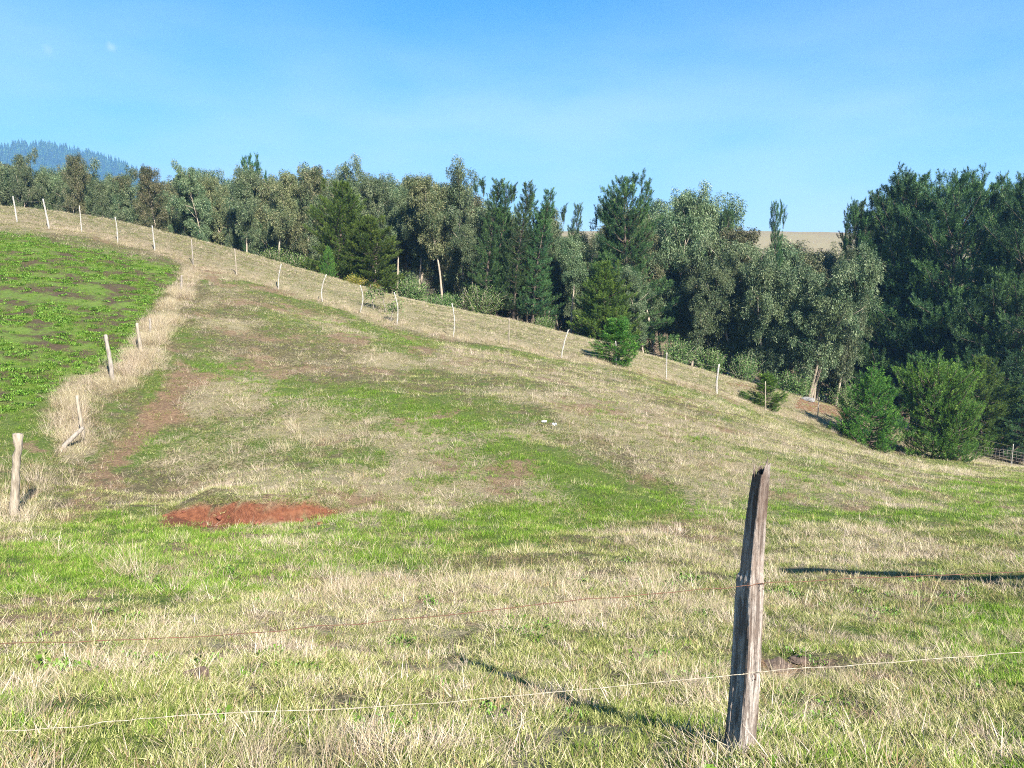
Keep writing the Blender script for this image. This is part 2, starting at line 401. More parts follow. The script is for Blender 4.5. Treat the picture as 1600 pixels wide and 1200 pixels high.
M_straw = blade_mat('dry_straw', (.32, .265, .14), (.46, .39, .235), (.55, .47, .31), .15)
M_straw2 = blade_mat('weathered_straw', (.31, .235, .165), (.46, .36, .27), (.56, .46, .36), .12)
M_brown = blade_mat('brown_stalk', (.22, .15, .08), (.32, .22, .12), (.42, .32, .2), .15)
M_green = blade_mat('green_blade', (.10, .15, .022), (.18, .23, .040), (.34, .34, .12), .35)
M_lush = blade_mat('lush_blade', (.085, .18, .014), (.15, .27, .025), (.27, .36, .06), .35)
M_olive = blade_mat('olive_blade', (.15, .17, .045), (.26, .27, .08), (.46, .43, .20), .2)
M_weed = blade_mat('weed_leaf', (.09, .19, .02), (.14, .25, .03), (.2, .32, .10), .25)
M_crop = blade_mat('crop_leaf', (.10, .22, .020), (.16, .29, .035), (.22, .34, .08), .3)
M_grey = blade_mat('grey_weed', (.33, .33, .28), (.45, .43, .36), (.55, .52, .45), .15)

def leafmat(name, ca, cb, cc, trans=.1, hv=.25, scale=.5):
    m, N, L = newmat(name)
    out = N('ShaderNodeOutputMaterial'); oi = N('ShaderNodeObjectInfo')
    lv = N('ShaderNodeAttribute'); lv.attribute_name = 'lv'
    tcn = N('ShaderNodeTexCoord'); nn = noise(N, L, tcn.outputs['Object'], scale, 3, .6, .35, .65)
    c = mixc(N, L, nn, ca, cb)
    r = N('ShaderNodeMapRange'); r.inputs[1].default_value = .6; r.inputs[2].default_value = 1; L(lv.outputs['Fac'], r.inputs[0])
    c = mixc(N, L, r.outputs[0], c, cc)
    v = N('ShaderNodeHueSaturation'); L(c, v.inputs['Color'])
    mr = N('ShaderNodeMapRange'); mr.inputs[3].default_value = 1-hv; mr.inputs[4].default_value = 1+hv; lvr = N('ShaderNodeMapRange'); lvr.inputs[3].default_value = .6; lvr.inputs[4].default_value = 1.5; L(lv.outputs['Fac'], lvr.inputs[0]); L(oi.outputs['Random'], mr.inputs[0]); L(math_(N, L, 'MULTIPLY', mr.outputs[0], lvr.outputs[0]), v.inputs['Value'])
    mh = N('ShaderNodeMapRange'); mh.inputs[3].default_value = .475; mh.inputs[4].default_value = .515; L(oi.outputs['Random'], mh.inputs[0]); L(mh.outputs[0], v.inputs['Hue'])
    d = N('ShaderNodeBsdfPrincipled'); d.inputs['Roughness'].default_value = .55; d.inputs['Specular IOR Level'].default_value = .3
    t = N('ShaderNodeBsdfTranslucent'); L(v.outputs[0], d.inputs['Base Color']); L(v.outputs[0], t.inputs['Color'])
    x = N('ShaderNodeMixShader'); x.inputs[0].default_value = trans; L(d.outputs[0], x.inputs[1]); L(t.outputs[0], x.inputs[2]); L(x.outputs[0], out.inputs[0])
    return m
M_euc = leafmat('gum_leaf', (.038, .078, .032), (.088, .122, .048), (.21, .23, .13))
M_eucb = leafmat('brown_gum_leaf', (.046, .070, .026), (.105, .112, .044), (.23, .20, .11))
M_pine = leafmat('dark_pine_needle', (.022, .060, .024), (.060, .125, .032), (.14, .22, .06), .12)
M_pineg = leafmat('green_pine_needle', (.036, .080, .012), (.090, .155, .020), (.19, .24, .04), .15)
M_young = leafmat('young_pine_needle', (.040, .115, .014), (.098, .20, .023), (.23, .32, .055), .18, .12, .8)
M_bush = leafmat('shrub_leaf', (.038, .085, .020), (.08, .14, .032), (.15, .21, .06), .15)
M_gorse = leafmat('yellow_shrub_leaf', (.13, .16, .02), (.24, .22, .03), (.36, .30, .04), .2)

def barkmat(name, ca, cb, sc=(8, 8, 1.5), bump=.4, dist=.01):
    m, N, L = newmat(name)
    out = N('ShaderNodeOutputMaterial'); bs = N('ShaderNodeBsdfPrincipled'); bs.inputs['Roughness'].default_value = .9; bs.inputs['Specular IOR Level'].default_value = .15
    tcn = N('ShaderNodeTexCoord'); mp = N('ShaderNodeMapping'); mp.inputs['Scale'].default_value = sc; L(tcn.outputs['Object'], mp.inputs[0])
    n1 = noise(N, L, mp.outputs[0], 1.5, 6, .65, .35, .65)
    L(mixc(N, L, n1, ca, cb), bs.inputs['Base Color'])
    bn = N('ShaderNodeBump'); bn.inputs['Strength'].default_value = bump; bn.inputs['Distance'].default_value = dist; L(n1, bn.inputs['Height']); L(bn.outputs[0], bs.inputs['Normal'])
    L(bs.outputs[0], out.inputs[0]); return m
M_bark = barkmat('gum_bark', (.20, .155, .11), (.42, .36, .28))
M_barkp = barkmat('pine_bark', (.06, .045, .035), (.14, .11, .085))
M_post = barkmat('whitened_post', (.20, .18, .155), (.46, .43, .38), (14, 14, 9))
M_log = barkmat('peeled_log', (.16, .13, .095), (.38, .32, .245), (14, 14, 3), .5, .012)
M_dpost = barkmat('grey_post', (.17, .14, .12), (.34, .30, .25), (12, 12, 4))

# old split post: dark cracks down a silvery face
M_old, N, L = newmat('weathered_split_timber')
out = N('ShaderNodeOutputMaterial'); bs = N('ShaderNodeBsdfPrincipled'); bs.inputs['Roughness'].default_value = .9; bs.inputs['Specular IOR Level'].default_value = .12
tcn = N('ShaderNodeTexCoord'); mp = N('ShaderNodeMapping'); mp.inputs['Scale'].default_value = (60, 60, 3.2); L(tcn.outputs['Object'], mp.inputs[0])
mpb = N('ShaderNodeMapping'); mpb.inputs['Scale'].default_value = (26, 26, 2.0); L(tcn.outputs['Object'], mpb.inputs[0])
g1 = noise(N, L, mp.outputs[0], 1.6, 6, .7, .34, .66); g2 = noise(N, L, mpb.outputs[0], 1.5, 4, .6, .50, .60); g3 = noise(N, L, tcn.outputs['Object'], 4, 3, .6, .4, .65)
c = mixc(N, L, g1, (.15, .12, .10), (.66, .59, .52)); c = mixc(N, L, math_(N, L, 'MULTIPLY', g3, .45), c, (.30, .19, .13))
c = mixc(N, L, math_(N, L, 'MULTIPLY', g2, .75), c, (.10, .07, .055))
sx_ = N('ShaderNodeSeparateXYZ'); L(tcn.outputs['Object'], sx_.inputs[0])
zr = N('ShaderNodeMapRange'); zr.inputs[1].default_value = .75; zr.inputs[2].default_value = 1.25; L(sx_.outputs[2], zr.inputs[0])
c = mixc(N, L, math_(N, L, 'MULTIPLY', math_(N, L, 'MULTIPLY', zr.outputs[0], .8), math_(N, L, 'ADD', g3, .35)), c, (.10, .065, .05))
L(c, bs.inputs['Base Color'])
bn = N('ShaderNodeBump'); bn.inputs['Strength'].default_value = .9; bn.inputs['Distance'].default_value = .008
L(math_(N, L, 'SUBTRACT', g1, g2), bn.inputs['Height']); L(bn.outputs[0], bs.inputs['Normal']); L(bs.outputs[0], out.inputs[0])

def plain(name, col, rough=.6, metal=0):
    m, N, L = newmat(name); out = N('ShaderNodeOutputMaterial'); bs = N('ShaderNodeBsdfPrincipled')
    tcn = N('ShaderNodeTexCoord'); n1 = noise(N, L, tcn.outputs['Object'], 30, 3)
    L(mixc(N, L, n1, tuple(c*.7 for c in col), tuple(min(1, c*1.15) for c in col)), bs.inputs['Base Color'])
    bs.inputs['Roughness'].default_value = rough; bs.inputs['Metallic'].default_value = metal
    L(bs.outputs[0], out.inputs[0]); return m
M_wire = plain('galvanised_wire', (.36, .31, .23), .7, .1); M_rust = plain('rusty_wire', (.13, .06, .035), .85)
M_white = plain('white_plastic', (.82, .84, .86), .4); M_stone = plain('pale_stone', (.20, .19, .18), .9)

# ------------------------------------------------------------------ ground sheet
def axis_x():
    a = [0.]
    while a[-1] < 2100: a.append(a[-1]+(.17 if a[-1] < 24 else min(.17*1.09**(len(a)-141), 260)))
    a = np.array(a); return np.concatenate([-a[:0:-1], a])
def axis_y():
    a = [1.2]
    while a[-1] < 2150:
        y = a[-1]; a.append(y+(.09 if y < 15 else .17 if y < 52 else min(.17*1.08**((len(a)-371)), 260)))
    b = [1.2]; st = .15
    while b[-1] > -300: b.append(b[-1]-st); st *= 1.25
    return np.concatenate([np.array(b[:0:-1]), np.array(a)])
ax, ay = axis_x(), axis_y()
X, Y = np.meshgrid(ax, ay); Z = height(X, Y)
gx, gy = len(ax), len(ay)
V = np.stack([X, Y, Z], -1).reshape(-1, 3)
i = (np.arange(gy-1)[:, None]*gx+np.arange(gx-1)[None]).ravel()
Fq = np.stack([i, i+1, i+gx+1, i+gx], -1)
gr, st_, so_, rd, cr, ed, bank_, bey = cover(V[:, 0], V[:, 1])
one = np.ones(len(V))
me = mesh_np('ground', V, Fq, [gm], True, {'cover': ('FLOAT_COLOR', np.stack([gr, st_, so_, one], -1)), 'cover2': ('FLOAT_COLOR', np.stack([rd, cr*(1-ed*.6), bey, one], -1))})
ground = tag(obj('ground', me), kind='structure')
ZMIN = float(Z.min())

# ------------------------------------------------------------------ grass and ground cover (stuff)
def tuft(name, n, hgt, spread, lean, wd, mat, seed, flop=0.0, curl=.5, seg=3):
    g = np.random.default_rng(seed); Vs = []; Fs = []; lv = []; k = 0
    for b in range(n):
        a = g.uniform(0, 2*np.pi); r = spread*math.sqrt(g.uniform()); h = hgt*g.uniform(.45, 1.1)
        p0 = np.array([r*math.cos(a), r*math.sin(a), -.02]); la = a+g.normal()*.7
        ln = lean*g.uniform(.3, 1.5)+(flop if g.uniform() < .35 else 0)
        d = np.array([math.cos(la)*math.sin(ln), math.sin(la)*math.sin(ln), math.cos(ln)])
        side = np.array([-math.sin(la+g.normal()*.9), math.cos(la+g.normal()*.9), 0]); side /= np.linalg.norm(side)
        ww = wd*g.uniform(.6, 1.3); l = g.uniform()
        p = p0.copy(); step = h/seg
        for s in range(seg+1):
            t = s/seg; hw = ww*(1-t*.85)*.5
            Vs += [p-side*hw, p+side*hw]; lv += [l, l]
            d = d+np.array([math.cos(la), math.sin(la), -.6])*curl*t*.35; d /= np.linalg.norm(d); p = p+d*step
            if s < seg: Fs.append((k, k+1, k+3, k+2)); k += 2
        k += 2
    me = mesh_np(name, np.array(Vs), np.array(Fs), [mat], True, {'lv': ('FLOAT', lv)})
    return me
def rosette(name, n, size, mat, seed, hgt=.04):
    g = np.random.default_rng(seed); Vs = []; Fs = []; lv = []
    for b in range(n):
        a = g.uniform(0, 2*np.pi); l = size*g.uniform(.5, 1.1); z = hgt*g.uniform(.3, 1.6); rr = .1*math.sqrt(g.uniform()); aa = g.uniform(0, 6.28)
        c0 = np.array([rr*math.cos(aa), rr*math.sin(aa), 0]); d = np.array([math.cos(a), math.sin(a), 0]); s = np.array([-d[1], d[0], 0])*l*.28
        k = len(Vs); Vs += [c0, c0+d*l*.55-s+[0, 0, z], c0+d*l+[0, 0, z*.8], c0+d*l*.55+s+[0, 0, z]]; Fs.append((k, k+1, k+2, k+3)); lv += [g.uniform()]*4
    return mesh_np(name, np.array(Vs), np.array(Fs), [mat], False, {'lv': ('FLOAT', lv)})

def scatter(name, label, cat, protos, P, idx, rotz, tilt, scl, mat_preview=None):
    col = bpy.data.collections.new(name+'_sources')
    for k, pm in enumerate(protos):
        o = bpy.data.objects.new('%s_source_%02d' % (name, k), pm); col.objects.link(o)
    rot = np.stack([tilt[:, 0], tilt[:, 1], rotz], -1)
    me = mesh_np(name, P, np.zeros((0, 4), int), (), False, {'rot': ('FLOAT_VECTOR', rot), 'scl': ('FLOAT_VECTOR', scl if scl.ndim == 2 else np.stack([scl]*3, -1)), 'idx': ('INT', idx)})
    o = tag(obj(name, me), label, cat, kind='stuff')
    ng = bpy.data.node_groups.new(name, 'GeometryNodeTree')
    ng.interface.new_socket('Geometry', in_out='INPUT', socket_type='NodeSocketGeometry')
    ng.interface.new_socket('Geometry', in_out='OUTPUT', socket_type='NodeSocketGeometry')
    n = ng.nodes.new; l = ng.links.new
    gi = n('NodeGroupInput'); go = n('NodeGroupOutput'); ci = n('GeometryNodeCollectionInfo'); ip = n('GeometryNodeInstanceOnPoints')
    ci.inputs['Collection'].default_value = col; ci.inputs['Separate Children'].default_value = True; ci.inputs['Reset Children'].default_value = True
    def att(nm, ty):
        a = n('GeometryNodeInputNamedAttribute'); a.data_type = ty; a.inputs['Name'].default_value = nm; return [s for s in a.outputs if s.enabled and s.name == 'Attribute'][0]
    e2r = n('FunctionNodeEulerToRotation'); l(att('rot', 'FLOAT_VECTOR'), e2r.inputs[0])
    ip.inputs['Pick Instance'].default_value = True
    l(gi.outputs[0], ip.inputs['Points']); l(ci.outputs[0], ip.inputs['Instance']); l(att('idx', 'INT'), ip.inputs['Instance Index'])
    l(e2r.outputs[0], ip.inputs['Rotation']); l(att('scl', 'FLOAT_VECTOR'), ip.inputs['Scale']); l(ip.outputs[0], go.inputs[0])
    md = o.modifiers.new('scatter', 'NODES'); md.node_group = ng
    return o

# sample ground points by distance band
def sample():
    out = []
    for (y0, y1, dens) in ((1.6, 5, 900), (5, 9, 620), (9, 14, 360), (14, 22, 170), (22, 32, 100), (32, 50, 62), (50, 62, 6)):
        r = 1.0 if y0 < 20 else .85
        area = r*(y1*y1-y0*y0)+2*(y1-y0)*1.2
        n = int(area*dens)
        y = np.sqrt(rng.uniform(y0*y0, y1*y1, n)); x = rng.uniform(-1, 1, n)*(y*r+1.2)
        out.append(np.stack([x, y], -1))
    return np.vstack(out)
S = sample(); sx, sy = S[:, 0], S[:, 1]
g_, s_, o_, r_, c_, e_, bk_, by_ = cover(sx, sy)
sz = height(sx, sy)
su, sv = proj(sx, sy, sz)
def patch(sc, seed, lo, hi): return sstep(lo, hi, fbm(sx*sc, sy*sc, seed))
bare = np.clip(sstep(.42, .85, o_)+.8*sstep(.4, .8, r_)*sstep(13, 10, sy)+.25*patch(2.2, 71, .6, .75), 0, 1)
U = rng.uniform(size=len(sx))
typ = np.full(len(sx), -1)                     # 0 straw tall, 1 straw short, 2 green, 3 lush, 4 olive, 5 weed, 6 crop, 7 brown, 8 matted
s_ = s_*(1-.35*sstep(9, 7, sy)); s_ = np.where((sx > -1.3) & (sx < .9) & (sy > 3.15) & (sy < 6.4), s_*.25, s_)
clump = patch(1.5, 81, .50, .66)*s_; clump2 = patch(4.0, 83, .45, .7)
ws = s_**1.5*(.07+1.0*clump2)*(1-.62*sstep(10, 7.5, sy)); nearf = sstep(10, 7.5, sy); wtall = clump**1.3*(.25+.75*clump2)*(.6-.48*nearf)
mid = fbm(sx*2.6, sy*2.6, 85)
lushm = sstep(.72, 1.05, g_+.35*(mid-.5)*2); g2 = np.clip(g_+.7*(mid-.5)*2, 0, 1)
hill = sstep(12.5, 15, sy)
wg = g2*(1-lushm)*1.6; wl = lushm*1.9; wol = 1.15+.5*g2; wbr = .12+.25*o_; wmat = (.32+.16*hill)*s_+.10
ws = ws*.8*(1-.25*hill)*(1-.45*nearf); wtall = (wtall+nearf*1.1*s_*patch(1.1, 82, .56, .66)*(.2+.8*clump2))*(1-.4*hill)*(1-.7*lushm); ws = ws*(1-.6*lushm); wmat = wmat*(1-.6*lushm)
wweed = .05*patch(1.2, 87, .5, .7)*sstep(11, 8, sy)
Wt = np.stack([wtall, ws, wg, wl, wol, wweed, np.zeros_like(ws), wbr, wmat], -1)
nc = c_ > .5
Wt[nc] = 0; Wt[nc, 3] = .8*(1-e_[nc])+.1; Wt[nc, 6] = .28*(1-e_[nc]); Wt[nc, 4] = .15+e_[nc]*.9; Wt[nc, 8] = e_[nc]*.5
cum = np.cumsum(Wt, 1); cum /= cum[:, -1:]
typ = (rng.uniform(size=len(sx))[:, None] > cum).sum(1)
gapn = sstep(.46, .34, fbm(sx*4.2+3, sy*4.2, 88, 2)); keep = rng.uniform(size=len(sx)) > np.maximum(bare*.62, gapn*.88)
# brown gaps between the crop plants
cropgap = sstep(.42, .52, fbm(sx*.75, sy*.75, 91))*inpoly(su, sv, [(-200,400),(120,405),(250,440),(200,500),(110,560),(-200,600)], 30); cropgap = np.maximum(cropgap, .9*sstep(.44, .52, fbm(sx*1.3, sy*1.3, 93))*inpoly(su, sv, [(-200,415),(110,420),(190,455),(130,520),(-200,560)], 20))
keep &= ~(nc & (rng.uniform(size=len(sx)) < cropgap*.85))
keep &= ~((bk_ > .4) & (rng.uniform(size=len(sx)) > .10))
# clear the trodden hollows
typ = np.where(by_ > .5, np.where(rng.uniform(size=len(sx)) < .25+.4*s_, 1, np.where(rng.uniform(size=len(sx)) < .55, 4, 2)), typ)
protos_of = {}
def tl(base, cnt, **k): return [tuft('%s_%d' % (base, q), seed=q*7+hash_(base), **k) for q in range(cnt)]
def hash_(s): return sum(ord(c)*(i+1) for i, c in enumerate(s)) % 1000
T0 = tl('tall_straw_clump', 3, n=46, hgt=.18, spread=.06, lean=.35, wd=.0032, mat=M_straw2, flop=.6, curl=.7)+tl('pale_straw_clump', 2, n=40, hgt=.19, spread=.07, lean=.3, wd=.0030, mat=M_straw, flop=.5, curl=.8)
T1 = tl('short_straw_clump', 3, n=44, hgt=.085, spread=.08, lean=.6, wd=.0032, mat=M_straw, flop=.7, curl=1.)+tl('short_straw_tuft', 2, n=40, hgt=.10, spread=.08, lean=.5, wd=.0032, mat=M_straw2, flop=.7)
T2 = tl('green_tuft', 3, n=40, hgt=.06, spread=.08, lean=.55, wd=.0045, mat=M_green, curl=.9)
T3 = tl('lush_tuft', 3, n=44, hgt=.075, spread=.08, lean=.45, wd=.0048, mat=M_lush, curl=.8)
T4 = tl('olive_tuft', 3, n=44, hgt=.052, spread=.09, lean=.8, wd=.0042, mat=M_olive, curl=.9)
T5 = [rosette('weed_rosette_%d' % q, 50, .032, M_weed, q+5, .03) for q in range(2)]
T6 = [rosette('crop_leaves_%d' % q, 90, .030, M_crop, q+15, .035) for q in range(3)]
T7 = tl('brown_stalks', 2, n=14, hgt=.10, spread=.08, lean=.9, wd=.005, mat=M_brown, curl=.5)
T8 = tl('matted_straw', 3, n=34, hgt=.15, spread=.11, lean=1.15, wd=.0035, mat=M_straw2, curl=.25)+tl('matted_pale_straw', 2, n=34, hgt=.13, spread=.11, lean=1.1, wd=.0035, mat=M_straw, curl=.3)
sets = {0: T0, 1: T1, 2: T2, 3: T3, 4: T4, 5: T5, 6: T6, 7: T7, 8: T8}
def do_scatter(name, label, cat, types, sc_lo=.7, sc_hi=1.3):
    protos = []; offs = {}
    for t in types: offs[t] = (len(protos), len(sets[t])); protos += sets[t]
    m = keep & np.isin(typ, types); n = m.sum()
    idx = np.array([offs[t][0] for t in typ[m]])+ (rng.integers(0, 60, n) % np.array([offs[t][1] for t in typ[m]]))
    P = np.stack([sx[m], sy[m], sz[m]-.005], -1)
    far = 1+.25*sstep(5, 12, sy[m])+sstep(12, 40, sy[m])*(.65 if types != [6] else .1)
    scl = rng.uniform(sc_lo, sc_hi, n); scl = np.stack([scl*far, scl*far, scl*(1+(far-1)*.3)*(1-.25*sstep(9, 7, sy[m]))], -1)
    tilt = rng.normal(size=(n, 2))*.12+np.array([.05, -.08])
    return scatter(name, label, cat, protos, P, idx, rng.uniform(0, 6.28, n), tilt, scl)
do_scatter('dry_grass', 'bleached straw coloured grass standing in clumps over the slope and foreground', 'dry grass', [0, 1, 8])
do_scatter('green_grass', 'short green and olive grass growing between the straw on the slope', 'grass', [2, 3, 4])
do_scatter('low_weeds', 'small broad leaved weeds and brown stalks among the pasture grass', 'weeds', [5, 7])
do_scatter('field_crop', 'low bright green leafy crop covering the field behind the left fence', 'crop', [6])

# tall straw standing along the dividing fence, the ridge fence and in the front corner
XP = []
def along(line, n, wd, ydist=None):
    line = np.array(line, float)
    for q in range(n):
        t = rng.uniform(0, len(line)-1); k = int(t); f = t-k
        u, v, y = line[k]*(1-f)+line[k+1]*f if k+1 < len(line) else line[-1]
        p = unproj(u, v, y); XP.append((p[0]+rng.normal()*wd, p[1]+rng.normal()*wd))
along([(302,418,37),(286,455,32),(262,490,28),(236,530,24.5),(216,560,22.5)], 1100, .27)
along([(225,500,24.5),(216,560,22.2),(190,590,20.6),(168,605,19.8)], 330, .3)
along([(118,600,18.9),(112,640,17.6),(128,690,16.3)], 130, .28)
along([(60,720,14.8),(30,780,12.6),(10,830,11.5)], 60, .35)
along([(p[0], p[1], p[2]) for p in POSTS[:-1]], 1300, .3)
along([(370,640,19),(640,760,14.6)], 40, .9)
nA = len(XP)
for q in range(400):
    u = rng.uniform(-60, 1660); v = rng.uniform(1080, 1260); k = rng.uniform()
    if rng.uniform() < .35 and 0 < u < 250: continue
    p = unproj(u, v, np.interp(v, [1020, 1200, 1300], [5.7, 2.95, 2.3])); XP.append((p[0], p[1]))
nB = len(XP)
for q in range(1100):
    u = rng.uniform(-60, 1660); v = rng.uniform(900, 1090); p = unproj(u, v, np.interp(v, [900, 1020, 1200], [8.6, 5.7, 2.95])); XP.append((p[0], p[1]))
XP = np.array(XP); n = len(XP)
fbx = fbm(XP[:, 0]*1.3, XP[:, 1]*1.3, 99)
kk = fbm(XP[:, 0]*.9, XP[:, 1]*.9, 98) > .47; kk[XP[:, 1] < 20] = True; kk[nA:nB] = fbx[nA:nB] > .555; kk[nB:] = fbm(XP[nB:, 0]*1.1, XP[nB:, 1]*1.6, 97) > .60
kk &= ~((XP[:, 0] > -1.2) & (XP[:, 0] < .85) & (XP[:, 1] > 3.3) & (XP[:, 1] < 6.5)) | ((XP[:, 0] > .05) & (XP[:, 0] < .35) & (XP[:, 1] > 4.0) & (XP[:, 1] < 4.35)); XP = XP[kk]; n = len(XP)
TT = tl('standing_straw', 3, n=52, hgt=.40, spread=.10, lean=.38, wd=.0038, mat=M_straw, flop=.7, curl=.6)+tl('standing_pale_straw', 2, n=48, hgt=.42, spread=.10, lean=.40, wd=.0038, mat=M_straw2, flop=.7, curl=.5)+tl('dead_brown_straw', 1, n=40, hgt=.34, spread=.12, lean=.6, wd=.005, mat=M_brown, flop=.6, curl=.5)
sc_ = np.where(XP[:, 1] < 8, rng.uniform(.3, .6, n), rng.uniform(.7, 1.25, n)); sc_ = np.where((XP[:, 1] > 33), sc_*.62, sc_)
scatter('tall_dry_grass', 'tall bleached grass standing along the fence lines and in the foreground', 'tall dry grass', TT,
        np.stack([XP[:, 0], XP[:, 1], height(XP[:, 0], XP[:, 1])-.01], -1), rng.integers(0, 6, n), rng.uniform(0, 6.28, n), rng.normal(size=(n, 2))*.2+np.array([0, -.12]), sc_)

# ------------------------------------------------------------------ trees
def leaves_np(cen, dirs, ln, wd, g):
    """diamond leaves: cen (n,3) base points, dirs (n,3) unit"""
    n = len(cen); r = g.normal(size=(n, 3)); s = np.cross(dirs, r); s /= np.linalg.norm(s, axis=1)[:, None]+1e-9
    ln = ln*np.ones(n); wd = wd*np.ones(n)
    a = cen; b = cen+dirs*(ln*.45)[:, None]+s*(wd*.5)[:, None]; c = cen+dirs*ln[:, None]; d = cen+dirs*(ln*.45)[:, None]-s*(wd*.5)[:, None]
    V = np.stack([a, b, c, d], 1).reshape(-1, 3); Fq = np.arange(4*n).reshape(n, 4); return V, Fq
def unit(v): return v/(np.linalg.norm(v, axis=-1, keepdims=True)+1e-9)
def curve(p0, d0, ln, bend, n, g, wob=.12):
    P = [np.array(p0, float)]; d = unit(np.array(d0, float)); st = ln/n
    for i in range(n): d = unit(d+np.array(bend)*st+g.normal(size=3)*wob*st); P.append(P[-1]+d*st)
    return np.array(P)

def gum(seed, h=12., stems=1, spread=1.0, bare=.38, dens=1.0, mat=None, lean=.0):
    g = np.random.default_rng(seed); tb = MB(); cl = []; cr = []
    for s in range(stems):
        a0 = g.uniform(0, 6.28); sd = (.22 if stems > 1 else .03)
        hh = h*(1 if s == 0 else g.uniform(.7, .95))
        T = curve((math.cos(a0)*.15*(stems > 1), math.sin(a0)*.15*(stems > 1), -.5), (math.cos(a0)*sd+lean, math.sin(a0)*sd, 1), hh+.3, (0, 0, .03), 14, g, .05)
        tb.tube(T, np.linspace(.13 if stems == 1 else .15, .02, 15)*h/12, 7, wob=.06, seed=seed)
        nb = int(20+6*g.uniform())
        for b in range(nb):
            t = bare+(1-bare)*(b+g.uniform(0, .9))/nb; t = min(t, .99); f = t*14; k = min(int(f), 13); p = T[k]*(1-f+k)+T[k+1]*(f-k)
            az = b*2.4+g.uniform(-.5, .5); el = g.uniform(.35, .95)+.25*t
            prof = (.35+.65*math.sin(math.pi*min(1, (1-t)*1.15+.12)))
            ln = h*.16*spread*prof*g.uniform(.35, 1.4)
            B = curve(p, (math.cos(az)*math.cos(el), math.sin(az)*math.cos(el), math.sin(el)), ln, (0, 0, g.uniform(-.05, .25)), 5, g, .25)
            tb.tube(B, np.linspace(.045, .012, 6)*(h/12)*(1.3-t*.6), 5)
            for q in range(5+int(ln*3)):
                f2 = g.uniform(.35, 1.05)*5; k2 = min(int(f2), 4); c0 = B[k2]+(B[k2+1]-B[k2])*(f2-k2)
                cl.append(c0+g.normal(size=3)*.34+[0, 0, .05]); cr.append(g.uniform(.16, .46))
        for q in range(5): cl.append(T[-1]-np.array([0, 0, q*.3])+g.normal(size=3)*.15*(q+1)*.6); cr.append(.2+.06*q)
    Vs = []; Fs = []; k = 0; lv = []
    for c0, r0 in zip(cl, cr):
        n = int(20+330*dens*(r0/.5)**2); dd = unit(g.normal(size=(n, 3))); rad = r0*g.uniform(.25, 1.05, n)**.6
        cen = c0+dd*rad[:, None]*np.array([.85, .85, 1.5])
        dv = unit(dd*.5+g.normal(size=(n, 3))*.45+np.array([0, 0, -.75]))
        V, Fq = leaves_np(cen, dv, g.uniform(.12, .24, n), g.uniform(.028, .052, n), g)
        Vs.append(V); Fs.append(Fq+k); k += len(V); lv.append(np.repeat(g.uniform(0, 1, n)*.75+g.uniform()*.25, 4))
    trunk = tb.mesh('trunk', M_bark)
    crown = mesh_np('crown', np.vstack(Vs), np.vstack(Fs), [mat or M_euc], False, {'lv': ('FLOAT', np.concatenate(lv))})
    return trunk, crown, h

